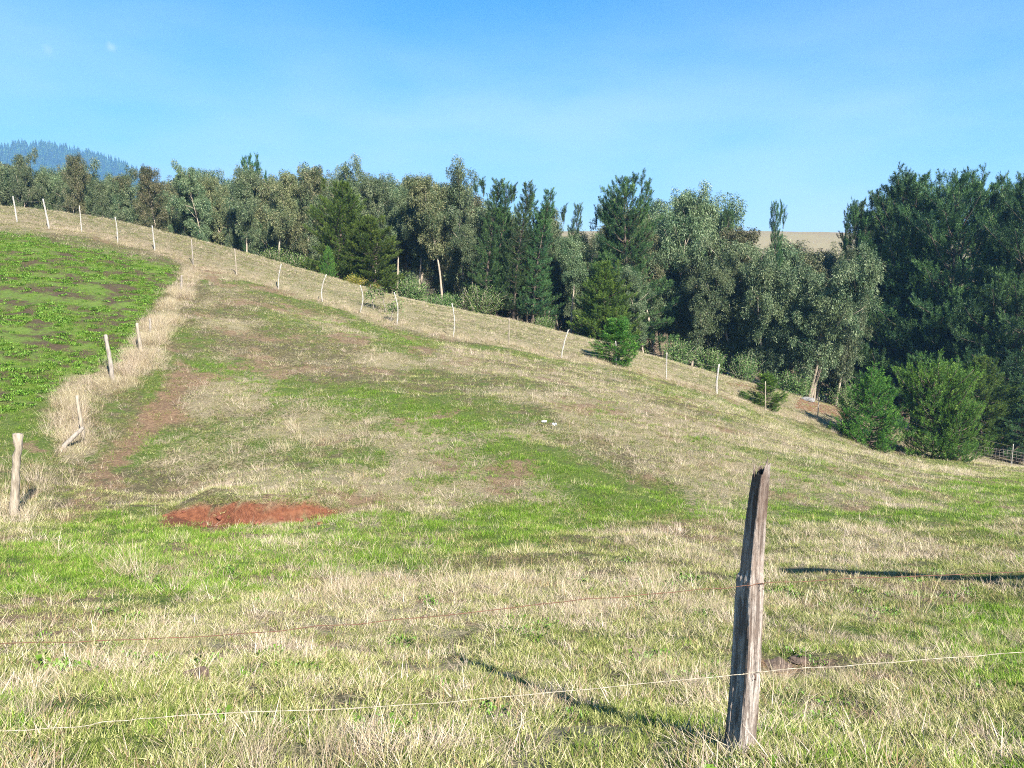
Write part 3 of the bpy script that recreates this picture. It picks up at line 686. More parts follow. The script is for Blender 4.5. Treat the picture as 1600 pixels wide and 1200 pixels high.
def pine(seed, h=14., width=3.6, bare=.12, mat=None, profile='round', nl=64, needle=(.13, .21), shoot=.50, ntop=1, up=.16, gap=.0, nw_=1., sp=.52, ss=.26, lay=1.):
    g = np.random.default_rng(seed); tb = MB(); C0 = []; D0 = []
    T = curve((0, 0, -.5), (0, 0, 1), h+.2, (0, 0, .02), 14, g, .03)
    tb.tube(T, np.linspace(.19, .02, 15)*h/14, 8, wob=.06, seed=seed)
    nw = int(h/sp*(1-bare)); 
    def add_branch(p, d, ln, t):
        B = curve(p, d, ln, (0, 0, up), 6, g, .15)
        tb.tube(B, np.linspace(.035, .008, 7)*(.6+ln/4), 5)
        L_ = ln; ns = max(3, int(L_/ss))
        for s in range(ns):
            f = (.22+.78*(s+1)/ns); ff = min(f, .999)*6; k = int(ff); c0 = B[k]+(B[k+1]-B[k])*(ff-k); bd = unit(B[min(k+1, 6)]-B[k])
            side = unit(np.cross(bd, [0, 0, 1.]))*(1 if s % 2 else -1)
            lat = (.12+.32*(1-f))*min(1.6, L_*.55)*lay
            for q in range(2):
                dd = unit(bd*.6+side*g.uniform(.0, .7)+np.array([0, 0, g.uniform(.3, 1.3)]))
                C0.append(c0+side*lat*g.uniform(0, 1.)+g.normal(size=3)*.06); D0.append(dd)
    for wv in range(nw):
        t = bare+(1-bare)*(wv+.5)/nw
        if profile == 'cone': pr = (1-t)**.7*min(1, .6+t*3)
        elif profile == 'dome': pr = max(0, 1-t**2.6)**.6*(.8+.2*math.sin(t*11+seed))
        elif profile == 'spire': pr = .30+.70*(1-t)**1.1
        else: pr = min(1, (1-t)*2.1)**.6*(.72+.28*math.sin(t*9+seed))
        nbr = 6 if t < .85 else 4
        if g.uniform() < gap: continue
        for b in range(nbr):
            az = wv*1.1+b*6.283/nbr+g.uniform(-.3, .3); el = .02+.85*t**1.6+g.uniform(-.15, .15)
            ln = max(.3, width*pr*g.uniform(.62, 1.15)); f = t*14; k = min(int(f), 13); p = T[k]*(1-f+k)+T[k+1]*(f-k)
            add_branch(p, (math.cos(az)*math.cos(el), math.sin(az)*math.cos(el), math.sin(el)), ln, t)
    for q in range(ntop):
        az = q*2.4; r = .0 if q == 0 else width*.28*g.uniform(.3, 1)
        p = np.array([math.cos(az)*r, math.sin(az)*r, h*(1-.02*r-.03*q*g.uniform(0, 1))-.9]); B = curve(p, (math.cos(az)*.1, math.sin(az)*.1, 1), g.uniform(.9, 1.5), (0, 0, .3), 4, g, .03)
        tb.tube(B, np.linspace(.03, .01, 5), 5)
        for s in range(16):
            f = g.uniform(0, .999)*4; k = int(f); C0.append(B[k]+(B[k+1]-B[k])*(f-k)); D0.append(unit(np.array([g.normal()*.5, g.normal()*.5, 1])))
    C0 = np.array(C0); D0 = np.array(D0); n = len(C0)
    sl_ = g.uniform(.6, 1.1, n)*shoot; Vs = []; Fs = []; k = 0; lvv = []
    slv = g.uniform(0, .7, n)*g.uniform(.5, 1, n)
    tt = g.uniform(0, 1, (n, nl)); base = C0[:, None]+D0[:, None]*(sl_[:, None]*tt)[:, :, None]
    dv = unit(D0[:, None]*(.35+.9*tt[:, :, None])+unit(g.normal(size=(n, nl, 3)))*.8)
    V, Fq = leaves_np(base.reshape(-1, 3), dv.reshape(-1, 3), g.uniform(*needle, n*nl), g.uniform(.013, .024, n*nl)*nw_, g)
    lv = (slv[:, None]+g.uniform(0, .3, (n, nl))+.15*(tt-.5)).ravel()
    trunk = tb.mesh('trunk', M_barkp)
    crown = mesh_np('crown', V, Fq, [mat or M_pine], False, {'lv': ('FLOAT', np.repeat(np.clip(lv, 0, 1), 4))})
    return trunk, crown, h

def shrub(seed, h=2., r=1.3, mat=None, n=60):
    g = np.random.default_rng(seed); tb = MB(); Vs = []; Fs = []; k = 0; lv = []
    for b in range(n):
        az = g.uniform(0, 6.28); el = g.uniform(.3, 1.5); ln = h*g.uniform(.5, 1.)
        d = np.array([math.cos(az)*math.cos(el)*r/h*1.2, math.sin(az)*math.cos(el)*r/h*1.2, math.sin(el)])
        B = curve((g.normal()*.12, g.normal()*.12, -.1), d, ln, (0, 0, .1), 4, g, .3); tb.tube(B, np.linspace(.022, .006, 5), 4)
        m = 130; f = g.uniform(.2, 1, m)*3.999; kk = f.astype(int); cen = B[kk]+(B[kk+1]-B[kk])*(f-kk)[:, None]+g.normal(size=(m, 3))*.14
        dv = unit(g.normal(size=(m, 3))+np.array([0, 0, .2])); V, Fq = leaves_np(cen, dv, g.uniform(.07, .14, m), g.uniform(.03, .06, m), g)
        Vs.append(V); Fs.append(Fq+k); k += len(V); lv.append(np.repeat(g.uniform(0, 1, m), 4))
    return tb.mesh('stems', M_bark), mesh_np('foliage', np.vstack(Vs), np.vstack(Fs), [mat or M_bush], False, {'lv': ('FLOAT', np.concatenate(lv))}), h

PROTO = {
 'gumA': gum(1, 12, 1, 1.0, .46), 'gumB': gum(2, 12, 1, 1.15, .34, mat=M_eucb), 'gumC': gum(3, 12, 1, .75, .60), 'gumD': gum(4, 12, 1, 1.25, .30),
 'gumE': gum(5, 12, 1, 1.0, .50, mat=M_eucb), 'gumF': gum(6, 12, 1, 1.05, .25), 'gumM': gum(7, 12, 4, 1.15, .30, 1.0), 'gumN': gum(8, 12, 3, 1.2, .16, 1.0),
 'gumG': gum(41, 12, 1, .8, .35, .8), 'gumH': gum(42, 12, 2, .9, .42, .8), 'gumI': gum(43, 12, 1, 1.1, .55, .7, mat=M_eucb), 'gumK': gum(44, 12, 2, .8, .3, .9),
 'pineA': pine(11, 14, 4.2, .10, ntop=7, sp=.70, up=.07, lay=1.9, ss=.2), 'pineB': pine(12, 14, 4.8, .12, ntop=9, profile='dome', up=.10, sp=.78, lay=1.9, ss=.2), 'pineS': pine(13, 14, 2.3, .15, profile='spire', ntop=3),
 'pineG': pine(14, 12, 4.2, .03, M_pineg, ntop=4, profile='dome', sp=.42, ss=.22), 'pineC': pine(15, 9, 4.2, .04, M_pineg, profile='cone', ntop=3, sp=.32, ss=.2),
 'pineO': pine(16, 14, 3.0, .25, ntop=5, gap=.25, up=.45),
 'young': pine(21, 5, 2.9, .02, M_young, profile='round', nl=44, needle=(.07, .12), shoot=.32, ntop=4, up=.5, ss=.15, sp=.27, nw_=.7), 
 'youngB': pine(22, 5, 2.5, .02, M_young, profile='cone', nl=44, needle=(.07, .12), shoot=.32, ntop=2, up=.5, ss=.15, sp=.25, nw_=.7),
 'sap': pine(23, 2.6, .85, .05, M_young, profile='round', nl=50, needle=(.08, .13), shoot=.30, ntop=2, up=.8, gap=.1, sp=.19, ss=.15, nw_=.7),
 'bush': shrub(31), 'bushY': shrub(32, 1.6, 1.5, M_gorse, 50), 'bushG': shrub(33, 3, 1.8, M_bush, 60)}
KINDN = {'g': 'eucalyptus_tree', 'p': 'pine_tree', 'y': 'young_pine', 's': 'pine_sapling', 'b': 'shrub'}
def plant(kind, u, y, vtop=None, hh=None, label=None, cat=None, group=None, name=None, wide=1.0, dz=0, x=None, rz=None):
    tr, cr_, h0 = PROTO[kind]
    if x is None:
        a = (u-800)/F; vt = vtop if vtop is not None else 450
        x = a*y/(cp-(vt-600)/F*sp)
    z = H(x, y)+dz
    if vtop is not None:
        b = (vtop-600)/F; ztop = CZ-(sp+b*cp)/(cp-b*sp)*y; hh = ztop-z
    s = hh/(h0+(1.0 if kind[0] == 'g' else 0))
    ws = s*wide*(1 if hh > 3 else 1)
    root = empty(name or KINDN[kind[0]], (x, y, z), random.uniform(0, 6.28) if rz is None else rz, (ws, ws, s))
    if kind[0] == 'g': root.rotation_euler = (random.gauss(0, .035), random.gauss(0, .035), root.rotation_euler[2])
    tag(root, label, cat, group)
    isb = kind.startswith('bush')
    obj('stems' if isb else 'trunk', tr, root); obj('foliage' if isb else 'crown', cr_, root)
    return root

GT = 'trees of the stand beyond the crest'
# front row, left to right: (kind, column, distance, top row, width, label)
front = [
 ('gumB', 4, 62, 240, .8, 'brownish eucalyptus cut by the left edge of the picture'),
 ('gumD', 32, 60, 241, .8, 'round topped eucalyptus above the leftmost white ridge post'),
 ('gumA', 70, 61, 258, .8, 'eucalyptus behind the second white ridge post from the left'),
 ('gumB', 107, 59, 240, .8, 'tall brown tinged eucalyptus standing before the blue mountain, tallest at its foot'),
 ('gumF', 147, 61, 277, .8, 'lower leafy eucalyptus right of the tallest one before the blue mountain'),
 ('gumC', 168, 60, 279, 1.0, 'slim eucalyptus before the right shoulder of the blue mountain'),
 ('gumF', 190, 62, 306, .9, 'short eucalyptus at the low gap in the tree line'),
 ('gumG', 122, 60, 262, .9, 'narrow eucalyptus between the two leafy ones before the mountain'),
 ('gumH', 50, 63, 262, .9, 'forked eucalyptus filling between the two leftmost crowns'),
 ('gumK', 90, 62, 268, .9, 'low forked eucalyptus beside the tallest one before the mountain'),
 ('gumB', 243, 58, 261, 1.15, 'bushy eucalyptus with a thin bent tip just right of the low gap'),
 ('gumA', 284, 60, 264, 1.0, 'eucalyptus with pointed top, second right of the gap'),
 ('gumD', 312, 58, 261, 1.0, 'wide eucalyptus with two rounded tops above the corner post'),
 ('gumE', 345, 60, 272, 1.0, 'brownish eucalyptus low between taller crowns left of the dark pine top'),
 ('gumA', 378, 57, 254, 1.0, 'eucalyptus below the dark round pine top'),
 ('gumE', 425, 56, 262, 1.1, 'dull brown eucalyptus right of the dark round pine top'),
 ('gumB', 466, 57, 254, 1.1, 'brown eucalyptus with small spiky tips above the green shrub'),
 ('gumD', 545, 57, 258, 1.0, 'eucalyptus crown with two knobs behind the broad green pine'),
 ('gumA', 578, 56, 266, 1.0, 'eucalyptus rising behind the right side of the broad green pine'),
 ('gumC', 612, 56, 290, 1.1, 'thin eucalyptus with sky on both sides of its tip'),
 ('gumA', 648, 55, 271, 1.0, 'eucalyptus with a double rounded top and long bare trunk'),
 ('gumE', 690, 54, 268, 1.1, 'brown leaved eucalyptus with pale trunk reaching the crest grass'),
 ('gumD', 722, 55, 264, 1.1, 'tall wide eucalyptus just left of the dark pine spires'),
 ('gumC', 742, 53, 350, 1.2, 'short slender eucalyptus at the foot of the dark pine spires'),
 ('gumC', 826, 53, 372, 1.3, 'slim eucalyptus with drooping leaves between the dark spires and the low gap pine'),
 ('gumA', 860, 54, 318, .95, 'eucalyptus with forked pale trunk below the thin dark pine tip'),
 ('gumC', 895, 52, 370, 1.3, 'slender eucalyptus with one straight pale trunk left of the green cone pine'),
 ('gumH', 882, 55, 338, 1.1, 'forked eucalyptus under the lone thin dark pine tip'),
 ('gumK', 912, 55, 352, 1.1, 'eucalyptus left of the broad spiky pine'),
 ('gumE', 1030, 54, 335, 1.2, 'olive brown eucalyptus right of the broad spiky pine'),
 ('gumD', 1072, 55, 304, 1.0, 'eucalyptus with reddish tip right of the broad spiky pine'),
 ('gumA', 1103, 56, 290, 1.0, 'tallest eucalyptus right of the broad spiky pine'),
 ('gumE', 1130, 53, 352, 1.2, 'olive eucalyptus left of the bare hill on the skyline'),
 ('gumF', 1010, 50, 418, 1.3, 'low leafy eucalyptus behind the right side of the green cone pine'),
 ('gumF', 1085, 50, 405, 1.3, 'low leafy eucalyptus above the fence post beside the red earth'),
 ('gumN', 1165, 52, 356, 1.15, 'grey green drooping eucalyptus under the left end of the skyline hill'),
 ('gumN', 1215, 50, 366, 1.1, 'broad grey eucalyptus under the small pine tip on the skyline'),
 ('gumM', 1275, 49, 374, 1.15, 'big eucalyptus with several pale trunks beside the dark pines'),
 ('gumF', 1318, 52, 395, 1.0, 'drooping eucalyptus touching the shadow of the dark pines'),
]
for k, u, y, vt, wd, lb in front: plant(k, u, y, vt, label=lb, cat='eucalyptus', group=GT, wide=wd*.95)
fl_u = [0, 60, 130, 190, 240, 300, 400, 500, 600, 700, 760, 800, 900, 1000, 1080, 1130, 1180, 1320]
fl_v = [278, 285, 295, 318, 292, 285, 285, 300, 305, 300, 345, 400, 400, 360, 330, 380, 410, 420]
for u in range(-40, 1330, 27):
    uu = u+random.uniform(-10, 10)
    plant(random.choice(['gumA', 'gumC', 'gumG', 'gumC', 'gumH', 'gumI', 'gumK', 'pineS' if 480 < uu < 1150 else 'gumG']), uu, np.interp(uu, [0, 600, 1300], [63, 58, 53])+random.uniform(-1.5, 2.5), np.interp(uu, fl_u, fl_v)+random.uniform(0, 70),
          label='slim tree filling in between the front trees of the wood', cat='tree', group=GT, wide=1.0)
pines = [
 ('pineA', 400, 66, 248, .7, 'dark pine with round top showing behind the eucalyptus'),
 ('pineG', 525, 50, 284, 1.35, 'broad bright green pine standing at the crest'),
 ('pineG', 582, 49.5, 340, 1.7, 'lower yellowish green pine leaning out of the broad green pine'),
 ('pineS', 752, 52, 280, 1.0, 'leftmost of the row of dark pine spires'),
 ('pineS', 776, 53, 292, 1.0, 'dark pine spire, second from the left'),
 ('pineS', 803, 52, 290, 1.0, 'dark pine spire with twin tips, middle of the row'),
 ('pineS', 832, 52, 300, 1.0, 'rightmost of the row of dark pine spires'),
 ('pineS', 882, 60, 322, .7, 'lone thin dark pine tip in the sky gap'),
 ('pineA', 948, 55, 312, .8, 'lower left flank pine of the broad spiky pine'),
 ('pineB', 990, 53, 279, 1.0, 'broad spiky pine rising above the middle of the wood'),
 ('pineS', 856, 53, 318, 1.0, 'dark pine stepping down right of the row of dark spires'),
 ('pineA', 790, 56, 330, .8, 'dark pine filling the foot of the row of dark spires'),
 ('pineS', 1131, 58, 330, .6, 'small dark pine with a bent side tip near the skyline hill'),
 ('pineS', 1222, 57, 318, .5, 'single pine tip poking up in front of the bare skyline hill'),
 ('pineC', 948, 49, 412, 1.25, 'bright green cone shaped pine behind the fence'),
 ('pineO', 1332, 56, 330, .75, 'thin topped pine at the left edge of the big dark pines'),
 ('pineA', 1362, 57, 322, .8, 'dark pine on the left shoulder of the big dark pines'),
 ('pineB', 1415, 56, 276, .95, 'large dark pine, first full crown of the big dark pines'),
 ('pineA', 1468, 55, 282, .95, 'large dark pine in the middle of the big dark pines'),
 ('pineB', 1512, 53, 276, .9, 'tallest large dark pine near the right edge'),
 ('pineA', 1568, 51, 286, .9, 'large dark pine, last before the right edge'),
 ('pineB', 1630, 50, 290, .9, 'large dark pine cut by the right edge of the picture'),
]
for k, u, y, vt, wd, lb in pines: plant(k, u, y, vt, label=lb, cat='pine', group=GT, wide=wd)
# rows behind
gk = ['gumA', 'gumB', 'gumD', 'gumE', 'gumF', 'gumG', 'gumH', 'gumI', 'gumK']
top_u = [0, 100, 200, 250, 400, 550, 700, 760, 860, 900, 1000, 1100, 1150, 1330]
top_v = [272, 283, 322, 275, 262, 268, 280, 300, 345, 372, 305, 312, 374, 376]
for row in range(3):
    for u in range(-90 if row else -60, 1335, 42):
        uu = u+random.uniform(-15, 15)+row*14
        if 196 < uu < 232: continue
        vt = np.interp(uu, top_u, top_v)+random.uniform(-2, 18)+row*3
        plant(random.choice(gk), uu, 66+row*8+random.uniform(-2, 2), vt, label='eucalyptus in the rows behind the front trees of the wood', cat='eucalyptus', group=GT, wide=1.15)
for u in range(-40, 236, 15):
    uu = u+random.uniform(-5, 5)
    plant(random.choice(['gumA', 'gumE', 'gumF', 'gumD', 'gumK']), uu, random.uniform(62, 67), np.interp(uu, [0, 60, 130, 190, 215, 240], [250, 252, 258, 276, 298, 276])+random.uniform(-2, 12), label='eucalyptus low in the belt before the blue mountain', cat='eucalyptus', group=GT, wide=1.1)
for (u, y, vt) in ((1350,66,345),(1400,67,300),(1455,66,295),(1500,66,292),(1560,64,296),(1620,62,300),(1680,58,300),(1700,64,310),(1760,60,320)):
    plant('pineA' if u % 100 else 'pineB', u, y, vt, label='dark pine standing behind the front row of big pines', cat='pine', group=GT, wide=1.0)
# low branches / understory pines by the right edge
for (u, y, vt, hh, lb) in ((1545,47,560,None,'low dark pine sweeping down behind the round young pines'),(1600,46,600,None,'low grey green pine above the fence at the right edge'),(1655,46,560,None,'low pine outside the right edge')):
    plant('pineG' if u == 1545 else 'pineA', u, y, vt, label=lb, cat='pine', wide=1.3, name='pine_tree')
# understory
US = 'shrubs at the foot of the wood'
sh = [('bush',430,50,382,1.2,'dark green shrub at the crest left of the small pine'),('bush',462,49.5,392,1.2,'round green shrub beside the small pine on the crest'),
      ('bushY',552,47.5,426,1.2,'yellow green shrub right of the small pine on the crest'),('bushY',585,47.5,440,1.0,'small yellow shrub where the crest meets the broad pine'),
      ('bushG',745,49,438,1.3,'leafy pale shrub below the dark pine spires'),('bush',700,49,455,1.2,'dark shrub between pale trunks left of the dark spires'),
      ('bush',850,49,490,1.2,'low bush under the forked eucalyptus'),('bushG',1165,47.5,545,1.0,'grey green bush at the wood edge above the red earth'),
      ('bush',1240,47.5,575,1.1,'dark bush left of the many trunked eucalyptus'),('bushG',1325,47.5,590,1.0,'bush right of the many trunked eucalyptus'),
      ('bush',1110,47.5,540,1.0,'dark bush beside a thin trunk at the wood edge'),('bush',1060,47.5,525,1.0,'leafy bush above the post nearest the cone pine'),
      ('bush',640,49,430,1.1,'dark bush at the foot of the double topped eucalyptus')]
for k, u, y, vt, wd, lb in sh: plant(k, u, y, vt, label=lb, cat='shrub', group=US, wide=wd)
for i_ in range(30):
    u = -60+i_*48+random.uniform(-9, 9); yc = np.interp(u, [-60, 600, 1300], [58, 55, 52])+random.uniform(0, 7)
    plant(random.choice(['bush', 'bushG', 'bush']), u, yc, None, random.uniform(1.4, 2.6), label='dark undergrowth bush in the shade between the trunks', cat='shrub', group=US, wide=1.3)
# small pine, saplings and young pines on the pasture
plant('youngB', 512, 47.5, 386, label='small bushy pine on the crest in front of the broad pine', cat='young pine', name='young_pine', wide=.85)
def at(u, v, y, dz=0):
    p = unproj(u, v, y); return p[0], y
YP = 'young pines on the pasture'
def planted(kind, u, v, y, vtop, label, wide=1, name='young_pine'):
    p = unproj(u, v, y); b = (vtop-600)/F; zt = CZ-(sp+b*cp)/(cp-b*sp)*y; z = H(p[0], y)
    plant(kind, u, y, hh=zt-z, x=p[0], label=label, cat='young pine', group=YP, wide=wide, name=name)
planted('sap', 962, 574, 34.6, 500, 'uneven pine sapling behind a white fence post, casting a dark shadow', 2.0)
planted('sap', 1196, 640, 37.5, 586, 'small yellow green pine sapling by the red earth patch', 1.9)
planted('sap', 1160, 632, 37.2, 612, 'low spreading pine seedling left of the sapling at the red earth', 3.0)
planted('youngB', 1358, 704, 37, 576, 'pointed young pine, left one of the big pair', 1.35)
planted('young', 1458, 712, 36.8, 566, 'broad rounded young pine, right one of the big pair', 1.25)
planted('young', 1496, 722, 36, 622, 'shorter young pine bulging at the right of the big pair', 1.05)
planted('sap', 1376, 708, 35.8, 676, 'tiny pale pine seedling in front of the big pair', 1.0)
planted('young', 1322, 690, 38, 660, 'low dark pine bush trailing left of the big pair', 2.2)
planted('young', 1590, 775, 24, 752, 'small dark bush on the green track at the right edge', .8, 'shrub')

# small leafy branches by the bent ridge post
def twig(u, v, y, hgt, lean, label, seed):
    g = np.random.default_rng(seed); p = unproj(u, v, y); z = H(p[0], y)
    root = tag(empty('sapling_tree', (p[0], y, z)), label, 'sapling')
    tb = MB(); T = curve((0, 0, -.1), (lean, 0, 1), hgt, (0, 0, 0), 8, g, .25); tb.tube(T, np.linspace(.025, .008, 9), 5)
    cen = []
    for q in range(9):
        t = g.uniform(.6, 1)*7.9; k = int(t); B = curve(T[k], (g.normal(), g.normal(), .2), .35, (0, 0, -.5), 3, g, .4); tb.tube(B, np.linspace(.008, .003, 4), 4)
        for r in range(22): cen.append(B[g.integers(1, 4)]+g.normal(size=3)*.09)
    cen = np.array(cen); n = len(cen); V, Fq = leaves_np(cen, unit(g.normal(size=(n, 3))+np.array([0, 0, -.6])), g.uniform(.08, .14, n), .05*np.ones(n), g)
    obj('trunk', tb.mesh('trunk', M_dpost), root); obj('crown', mesh_np('crown', V, Fq, [M_bush], False, {'lv': ('FLOAT', np.repeat(g.uniform(0, 1, n), 4))}), root)
twig(604, 489, 36.5, 1.35, -.25, 'thin dark leaved sapling left of the bent white post', 3)
twig(610, 508, 34.4, 1.2, .22, 'dark leafy twig growing against the bent white post', 5)
twig(585, 487, 36.5, 1.3, -.05, 'thin drooping sapling between two bent white posts', 8)

# ------------------------------------------------------------------ fence posts
def post(name, base, top, r0, r1, mat, label, cat='fence post', group=None, bend=0., seed=1, flare=0, parts=None):
    g = np.random.default_rng(seed); base = np.array(base, float); top = np.array(top, float)
    n = 12; t = np.linspace(0, 1, n)[:, None]; P = (top-base)*t
    P[:, 0] += bend*np.sin(t[:, 0]*math.pi)+g.normal(size=n)*r0*.09; P[:, 1] += g.normal(size=n)*r0*.08
    P[0, 2] -= .3
    R = r0+(r1-r0)*t[:, 0]; R = R*(1+g.normal(size=n)*.05)
    if flare: R[-2:] *= 1+flare; R[-3] *= .9
    tb = MB(); tb.tube(P, R, 9, wob=.07, seed=seed); me = tb.mesh(name, mat)
    root = obj(name, me); root.location = base; tag(root, label, cat, group)
    return root
GF = 'posts of the ridge fence'
plab = ['straight white post, leftmost on the ridge', 'thick white post leaning left, second from the left on the ridge', 'thin white post between the leaning post and the field corner, third from the left',
 'short pale post above the middle of the green field edge', 'pale post left of the corner where the fences meet', 'grey corner post where the straw strip meets the ridge fence',
 'thin grey post first right of the straw strip corner', 'slightly curved pale post leaning right below the green shrub', 'curved white post with hooked top below the small crest pine',
 'crooked white post with a bulging middle left of the leafy twigs', 'white post with leafy twig at its top', 'tall thin pale post right of the one with leafy twigs',
 'short pale post below the pale leafy shrub', 'thin faint post leaning right, left of the sapling', 'white post standing in front of the uneven pine sapling', 'thin grey post right of the uneven pine sapling',
 'thick bright white post near the red earth', 'pale brown post beside the small yellow green sapling', 'dark thin post before the low dark pine bush', 'pale post at the netting by the right edge']
leans = [-.10, -.16, -.02, -.05, -.06, -.03, -.04, .20, .22, .05, -.08, -.03, .02, .30, -.03, -.01, .05, -.06, .03, .0]
bends = [0, 0, 0, .03, 0, 0, 0, -.05, -.12, .14, .10, .08, 0, -.04, .03, 0, -.04, 0, 0, 0]
PT = []
for k, (u, v, y, hp) in enumerate(POSTS):
    bx, by, bz = unproj(u, v, y); bz = min(H(bx, by), bz+.05); hgt = hp*y/F*1.06
    rad = {1: .048, 0: .038, 16: .052, 4: .034}.get(k, .029)
    mt = M_dpost if k in (5, 18) else (M_log if k in (6, 12, 17) else M_post)
    PT.append((bx, by, bz, hgt, leans[k]))
    post('fence_post', (bx, by, bz), (bx+leans[k]*hgt*.8, by, bz+hgt), rad, rad*.8, mt, plab[k], group=GF, bend=bends[k], seed=50+k)
# fence wires on the ridge
tb = MB()
for lvl in (.35, .62, .9):
    P = []
    for (bx, by, bz, hgt, ln) in PT: P.append((bx+ln*hgt*.8*lvl, by-.05, bz+hgt*lvl))
    P = np.array(P); PP = [P[0]]
    for a, b in zip(P[:-1], P[1:]):
        for q in (.25, .5, .75, 1.): PP.append(a*(1-q)+b*q-np.array([0, 0, .05*math.sin(q*math.pi)]))
    PP = np.array(PP); tb.tube(PP, .0025, 4)
wr = obj('fence_wire', tb.mesh('fence_wire', M_wire)); tag(wr, 'three thin slack wires running along the white ridge posts', 'fence wire')

GD = 'posts of the dividing fence'
b0 = unproj(22, 805, 12); t0 = unproj(28, 678, 12); zz = H(b0[0], 12)
post('fence_post', (b0[0], 12, zz), (t0[0], 12, t0[2]), .072, .058, M_log, 'stout peeled log post with flared sawn top at the left edge', group=GD, seed=3, flare=.28)
def pp(ub, vb, ut, vt, y, dy, r, mat, lb, seed, grp=GD, nm='fence_post', cat='fence post'):
    b = unproj(ub, vb, y); t = unproj(ut, vt, y+dy); z = H(b[0], b[1])
    post(nm, (b[0], b[1], min(z, b[2]+.1)), t, r, r*.75, mat, lb, cat, grp, seed=seed)
pp(130,672,120,618,16.6,0,.045,M_log,'thin grey stake leaning left above the fallen prop',4)
pp(98,700,130,668,16.0,.1,.055,M_dpost,'short grey prop lying slanted against the stake',5,None,'timber_prop','prop')
pp(176,580,165,523,20.2,0,.055,M_dpost,'grey weathered post leaning left in the straw by the crop',6)
pp(221,545,214,505,23.0,0,.06,M_log,'frayed straw covered post at the crop corner',7)
pp(236,528,234,498,25,0,.045,M_dpost,'half hidden post in the middle of the straw strip',8)
pp(283,465,284,430,32,0,.05,M_dpost,'dark stake high in the straw strip below the corner',9)

# near post: split timber with jagged broken top
def near_post():
    g = np.random.default_rng(77)
    base = np.array(unproj(1152, 1185, 3.03)); top = np.array(unproj(1189, 709, 3.03)); ax_ = top-base; Hh = np.linalg.norm(ax_)
    k = 40; th = np.linspace(0, 2*np.pi, k, endpoint=False); n = 90
    # irregular four sided section, one corner towards the camera
    corners = [(-.056, .022), (-.014, -.066), (.056, -.034), (.052, .042), (-.030, .060)]
    cs = np.array(corners); per = []
    for a in range(len(cs)):
        b = cs[(a+1) % len(cs)]; m = k//len(cs)
        for q in range(m): per.append(cs[a]*(1-q/m)+b*(q/m))
    per = np.array(per); k = len(per)
    groove = g.normal(size=k)*.0010; cracks = (g.uniform(size=k) < .15)*.0022
    V = []
    spike = .06*np.abs(np.interp(np.arange(k), np.linspace(0, k, 13), g.uniform(0, 1, 13)))+g.uniform(0, .03, k)
    px = per[:, 0]
    spike = spike+np.where(px > .0, .0, .03); spike[np.argmin(np.hypot(px-.03, per[:, 1]+.04))] = 0
    for i in range(n):
        t = i/(n-1); hz = t*Hh
        s = np.interp(t, [0, .1, .35, .6, .63, .66, .85, 1], [1.03, 1.0, .97, .90, .80, .78, .66, .56])
        q = per*s
        # left side is split away above the notch
        cut = sstep(.60, .625, t)
        q = q.copy(); q[:, 0] = np.where(per[:, 0] < 0, q[:, 0]*(1-.16*cut), q[:, 0])
        rr = groove*(1+.5*math.sin(i*.13))-cracks*np.clip(np.sin(i*.07+np.arange(k)*1.9)+.5, 0, 1)+g.normal(size=k)*.0008
        q = q*(1+(rr/np.hypot(per[:, 0], per[:, 1]))[:, None])
        wv = .006*math.sin(t*7)
        z = np.minimum(hz, Hh-spike) if i < n-1 else Hh-spike
        z = np.where(i == n-1, Hh-spike, hz*(Hh-spike)/Hh if False else np.minimum(hz, Hh-spike+0))
        z = hz-spike*sstep(.86, 1, t)
        V.append(np.stack([q[:, 0]+wv, q[:, 1], z], -1))
    V = np.concatenate(V)
    i = np.arange(n-1)[:, None]*k; j = np.arange(k)[None]; j2 = (j+1) % k
    Fq = np.stack([i+j, i+j2, i+k+j2, i+k+j], -1).reshape(-1, 4).tolist()
    # broken top: inner ring lower
    e = (n-1)*k; inner = V[e:e+k].copy(); cc = inner.mean(0)
    inner[:, :2] = cc[:2]+(inner[:, :2]-cc[:2])*.5; inner[:, 2] -= .035+g.uniform(0, .03, k)
    s0 = len(V); V = np.vstack([V, inner, [[cc[0], cc[1], cc[2]-.05]]])
    for q in range(k):
        q2 = (q+1) % k; Fq.append([e+q, e+q2, s0+q2, s0+q]); Fq.append([s0+q, s0+q2, s0+k])
    V[:k, 2] -= .25
    # lean
    R = Vector((0, 0, 1)).rotation_difference(Vector(ax_/Hh)).to_matrix()
    V = V @ np.array(R).T
    me = bpy.data.meshes.new('near_post'); me.from_pydata(V.tolist(), [], Fq); me.materials.append(M_old); me.update()
    o = obj('fence_post', me); o.location = base
    tag(o, 'tall weathered split timber post with jagged broken top in the foreground', 'fence post')
    return o, base
near, nb = near_post()
for hz_ in (.795, .405):
    sb = MB(); u_ = np.array([[.018, -.062, hz_+.012], [.020, -.076, hz_+.008], [.021, -.076, hz_-.008], [.019, -.062, hz_-.012]]); u_[:, 0] += hz_*.045; u_[:, 1] += .012*hz_
    sb.tube(u_, .002, 5); obj('staple', sb.mesh('staple', M_rust), near)
lb_ = np.array([-2.42, 2.42, 0]); lz = H(lb_[0], lb_[1])
post('fence_post', (lb_[0], lb_[1], lz), (lb_[0]+.02, lb_[1], lz+1.25), .055, .045, M_dpost, 'grey post just outside the left edge holding the near wires', seed=12)

rb_ = unproj(2700, 862, 3.95); rz_ = H(rb_[0], rb_[1])
post('fence_post', (rb_[0], rb_[1], rz_), (rb_[0]+.03, rb_[1], rz_+1.3), .06, .05, M_dpost, 'grey post just outside the right edge holding the near wires', seed=13)

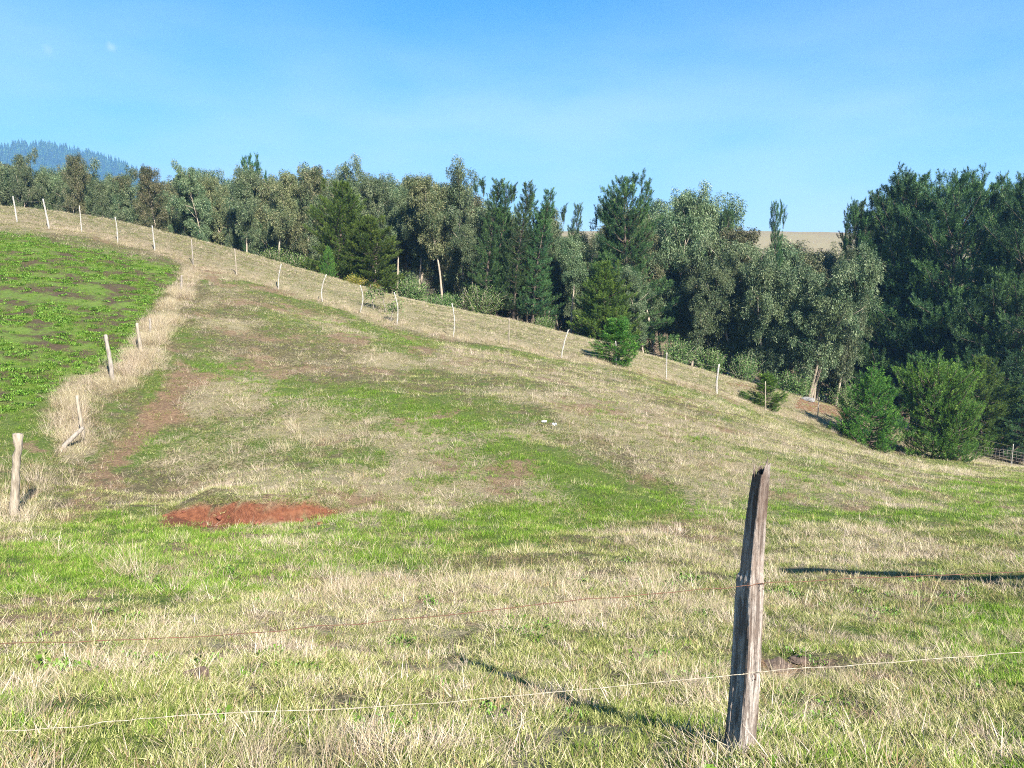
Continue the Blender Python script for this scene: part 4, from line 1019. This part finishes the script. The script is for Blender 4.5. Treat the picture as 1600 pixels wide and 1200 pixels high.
def wire(pts_, r, mat, label, barb=None, seed=0, twist=True):
    g = np.random.default_rng(seed); P = np.array([unproj(*p) for p in pts_]); 
    t = np.linspace(0, len(P)-1, 260); tt = np.arange(len(P))
    # smooth interpolation
    Q = np.stack([np.interp(t, tt, P[:, k]) for k in range(3)], -1)
    for _ in range(18): Q[1:-1] = (Q[:-2]+Q[1:-1]*2+Q[2:])/4
    Q[:, 2] += np.interp(np.arange(260), np.linspace(0, 260, 60), g.normal(size=60)*.0022)
    tb = MB(); s = np.arange(260)
    off = np.stack([0*s, np.cos(s*1.3), np.sin(s*1.3)], -1)*r*.8
    if twist: tb.tube(Q+off, r, 5); tb.tube(Q-off, r, 5)
    else: tb.tube(Q, r*1.3, 5)
    o = obj('barbed_wire', tb.mesh('barbed_wire', mat)); tag(o, label, 'wire')
    bb = MB()
    for k in range(6, 256, 11):
        c0 = Q[k]
        for q in range(2):
            d = np.array([g.normal()*.4, g.normal(), g.normal()]); d = d/np.linalg.norm(d)*.011
            bb.tube(np.array([c0-d, c0, c0+d]), [r*.5, r*.8, r*.5], 4)
    obj('barb', bb.mesh('barb', mat), o)['kind'] = 'stuff'
    return o
wire([(-420,1008,2.42),(0,1005,2.52),(300,997,2.63),(650,966,2.78),(900,938,2.89),(1153,916,2.955),(1200,911,2.99),(1350,903,3.08),(1600,893,3.2),(2100,878,3.5),(2700,862,3.95)], .0011, M_rust, 'upper rusty barbed wire crossing the foreground behind the dry grass', seed=4)
wire([(-420,1160,2.42),(0,1142,2.50),(100,1138,2.52),(190,1125,2.56),(300,1116,2.6),(600,1105,2.74),(900,1078,2.86),(1140,1055,2.945),(1190,1049,2.985),(1400,1034,3.08),(1600,1018,3.17),(2100,1000,3.5),(2700,980,3.95)], .0010, M_wire, 'lower pale barbed wire crossing the foreground in front of the split post', seed=5)

# netting beside the right edge post
tb = MB(); a = np.array(PT[-1][:3]); b = a+np.array([4.5, -2.2, -.6]); c0 = a+np.array([-2.6, .8, .25])
for q in range(6):
    z = .12+q*.18; tb.tube(np.array([c0+[0, 0, z], a+[0, -.06, z], b+[0, 0, z]]), .006, 4)
for q in range(30):
    t = q/29; p = (c0*(1-t*2)+a*t*2) if t < .5 else (a*(2-2*t)+b*(2*t-1)); tb.tube(np.array([p+[0, -.05, .05], p+[0, -.05, 1.05]]), .005, 4)
for p, lb in ((c0, 0), (b, 1)): pass
tag(obj('wire_netting', tb.mesh('wire_netting', M_dpost)), 'grey wire netting stretched from the pale post at the right edge', 'fence netting')

# white litter on the slope
def scrap(u, v, y, s, label, seed):
    g = np.random.default_rng(seed); P = ground_hit(u, v, 12, 40); n = 7
    gx_, gy_ = np.meshgrid(np.linspace(-1, 1, n), np.linspace(-1, 1, n)); V = np.stack([gx_*s+g.normal(size=gx_.shape)*s*.12, gy_*s*.5+g.normal(size=gx_.shape)*s*.1, .05+g.uniform(0, .08, gx_.shape)], -1).reshape(-1, 3)
    i = (np.arange(n-1)[:, None]*n+np.arange(n-1)[None]).ravel(); me = mesh_np('plastic_scrap', V, np.stack([i, i+1, i+n+1, i+n], -1), [M_white], True)
    o = obj('plastic_scrap', me); o.location = (P[0], P[1], H(P[0], P[1])+.06); tag(o, label, 'litter', 'white litter on the slope')
    m = o.modifiers.new('solid', 'SOLIDIFY'); m.thickness = .004
scrap(850, 668, 18, .06, 'crumpled white plastic scrap on the slope, left one of the two', 1)
scrap(866, 672, 18, .05, 'crumpled white plastic scrap on the slope, right one of the two', 2)

# clods and stones
def stone(u, v, r, mat, label, seed, flat=.5, name='stone', cat='stone', ymin=2, grp=None):
    import bmesh
    g = np.random.default_rng(seed); P = ground_hit(u, v, ymin, 60) if ymin < 30 else unproj(u, v, ymin); bm = bmesh.new(); bmesh.ops.create_icosphere(bm, subdivisions=3, radius=r)
    ph = g.uniform(0, 6, 6)
    for vv in bm.verts:
        c = vv.co/r; k = 1+.16*math.sin(c.x*3+ph[0])+.14*math.sin(c.y*4+ph[1])+.1*math.sin(c.z*5+c.x*6+ph[2])+.05*math.sin(c.x*14+ph[3])*math.sin(c.y*13+ph[4])
        vv.co = Vector((c.x*r*k, c.y*r*k*.8, c.z*r*k*flat))
    me = bpy.data.meshes.new(name); bm.to_mesh(me); bm.free(); me.materials.append(mat)
    o = obj(name, me); o.location = (P[0], P[1], H(P[0], P[1])+r*flat*.1); o.rotation_euler = (0, 0, g.uniform(0, 6)); tag(o, label, cat, grp)
M_clod = barkmat('dry_earth_clod', (.06, .042, .032), (.15, .105, .08), (20, 20, 20))
stone(305, 1062, .09, M_clod, 'dark dry earth clod lying in the grass left of the middle', 1, .5, 'earth_clod', 'clod')
stone(1215, 1040, .14, M_clod, 'dark trodden earth clod right of the foreground post', 2, .14, 'earth_clod', 'clod')
stone(1253, 1035, .10, M_clod, 'smaller earth clod beside the trodden one', 3, .2, 'earth_clod', 'clod')
stone(662, 968, .05, M_clod, 'small dark clod at the rusty wire', 6, .6, 'earth_clod', 'clod')
M_red = barkmat('red_earth_clod', (.10, .034, .022), (.21, .08, .05), (20, 20, 20))
for q in range(9):
    stone(262+q*29+random.uniform(-6, 6), random.choice([800, 808, 815, 819, 823]), random.uniform(.025, .07), M_red, 'lump of red earth fallen from the raw bank', 20+q, .7, 'earth_clod', 'clod', 8, 'red earth lumps under the bank')
stone(1203, 607, .35, M_stone, 'grey boulder at the edge of the wood', 4, .6, ymin=45)
stone(1262, 612, .4, M_stone, 'pale stone at the foot of the many trunked eucalyptus', 5, .5, ymin=45)

# made-up pole fence off frame right, added to cast the long dark line
def add_shadow_caster():
    pA = np.array(unproj(1225, 868, 9.9)); pB = np.array(unproj(1640, 900, 9.3))
    pA[2] = H(pA[0], pA[1]); pB[2] = H(pB[0], pB[1]); s = np.array(SUN_DIR)*-1
    a = pA+s*4.6; b = pB+s*(4.6); b2 = b+(b-a)*.6
    root = tag(empty('rail_fence', (a[0], a[1], H(a[0], a[1]))), 'added rough pole fence casting the long shadow from outside the right edge', 'rail fence')
    o0 = np.array([a[0], a[1], H(a[0], a[1])]); tb = MB()
    g = np.random.default_rng(5); P = np.array([a*(1-t)+b2*t for t in np.linspace(0, 1, 14)])-o0; P += g.normal(size=P.shape)*.03
    tb.tube(P, .075, 8, wob=.12, seed=3); obj('rail', tb.mesh('rail', M_dpost), root)
    for t in (.45, .98):
        p = a*(1-t)+b2*t; tb = MB(); gz = H(p[0], p[1]); tb.tube(np.array([[p[0], p[1], gz-.2], [p[0], p[1], (gz+p[2])/2], [p[0], p[1], p[2]+.1]])-o0, .06, 8); obj('rail_post', tb.mesh('rail_post', M_dpost), root)
add_shadow_caster()

# ------------------------------------------------------------------ far mountain with forest, under haze
MD = 1500.
prof = [(-700,330),(-300,262),(-100,236),(0,243),(25,234),(45,229),(80,231),(110,237),(150,247),(190,259),(222,274),(245,296),(300,330),(420,372),(560,400)]
pu = np.array([p[0] for p in prof], float); pvv = np.array([p[1] for p in prof], float)
us = np.linspace(-700, 560, 220); ds = np.linspace(0, 1, 40)
def mpt(u, t):
    v = np.interp(u, pu, pvv); x, y, z = unproj(u, v, MD); zz = z*(1-abs(t)**1.35)+(-8)*abs(t)**1.35
    k = 1+t*.33
    return x*(1 if t > 0 else 1)+0*k, MD+t*480, zz+(fbm(x*.01, t*9, 5)-.5)*26*abs(t)*(1-abs(t))*2
V = []; ts = np.linspace(-1, 1, 60)
for t in ts:
    for u in us:
        x, y, z = mpt(u, t); V.append((float(x), float(y), float(np.atleast_1d(z)[0])))
V = np.array(V); gx2 = len(us); i = (np.arange(len(ts)-1)[:, None]*gx2+np.arange(gx2-1)[None]).ravel()
mm = leafmat('far_forest_floor', (.02, .04, .02), (.04, .07, .03), (.05, .08, .03))
tag(obj('hills', mesh_np('hills', V, np.stack([i, i+1, i+gx2+1, i+gx2], -1), [mm], True)), kind='structure')
# conifer instances over the mountain
def conifer_far(seed):
    g = np.random.default_rng(seed); C0 = []; D0 = []
    for k in range(26):
        t = k/25; z = 1+13*t; r = 3.4*(1-t)**.9+.25
        for b in range(9): az = g.uniform(0, 6.28); C0.append((0, 0, z+.4)); D0.append((math.cos(az)*r, math.sin(az)*r, -.3*r+g.uniform(-.3, .6)))
    C0 = np.array(C0, float); D0 = np.array(D0); ln = np.linalg.norm(D0, axis=1); V, Fq = leaves_np(C0, unit(D0), ln, 1.1, g)
    return mesh_np('far_conifer_%d' % seed, V, Fq, [M_pine], False, {'lv': ('FLOAT', np.repeat(g.uniform(0, 1, len(C0)), 4))})
nP = 5200; uq = rng.uniform(-520, 420, nP); tq = -np.abs(rng.uniform(0, .62, nP)); tq[:420] = rng.uniform(-.01, .01, 420)
PM = []
for u, t in zip(uq, tq):
    x, y, z = mpt(u, t); PM.append((float(x), float(y), float(np.atleast_1d(z)[0])-1))
far = scatter('far_forest', 'blue hazy conifer forest covering the distant mountain', 'forest', [conifer_far(q) for q in range(3)], np.array(PM), rng.integers(0, 3, nP), rng.uniform(0, 6.28, nP), np.zeros((nP, 2)), rng.uniform(.6, 1.15, nP))

# ------------------------------------------------------------------ haze
hx0, hx1, hy0, hy1, hz0, hz1 = -2300, 2300, -350, 2350, ZMIN-6, 285
vx = [(a, b, c) for a in (hx0, hx1) for b in (hy0, hy1) for c in (hz0, hz1)]
fc = [(0,1,3,2),(4,6,7,5),(0,4,5,1),(2,3,7,6),(0,2,6,4),(1,5,7,3)]
hm, N, L = newmat('haze'); out = N('ShaderNodeOutputMaterial'); pv = N('ShaderNodeVolumePrincipled')
pv.inputs['Color'].default_value = (.26, .56, 1, 1); pv.inputs['Density'].default_value = .0004; pv.inputs['Anisotropy'].default_value = .2
L(pv.outputs[0], out.inputs['Volume'])
me = bpy.data.meshes.new('haze'); me.from_pydata(vx, [], fc); me.materials.append(hm)
tag(obj('haze', me), kind='stuff')
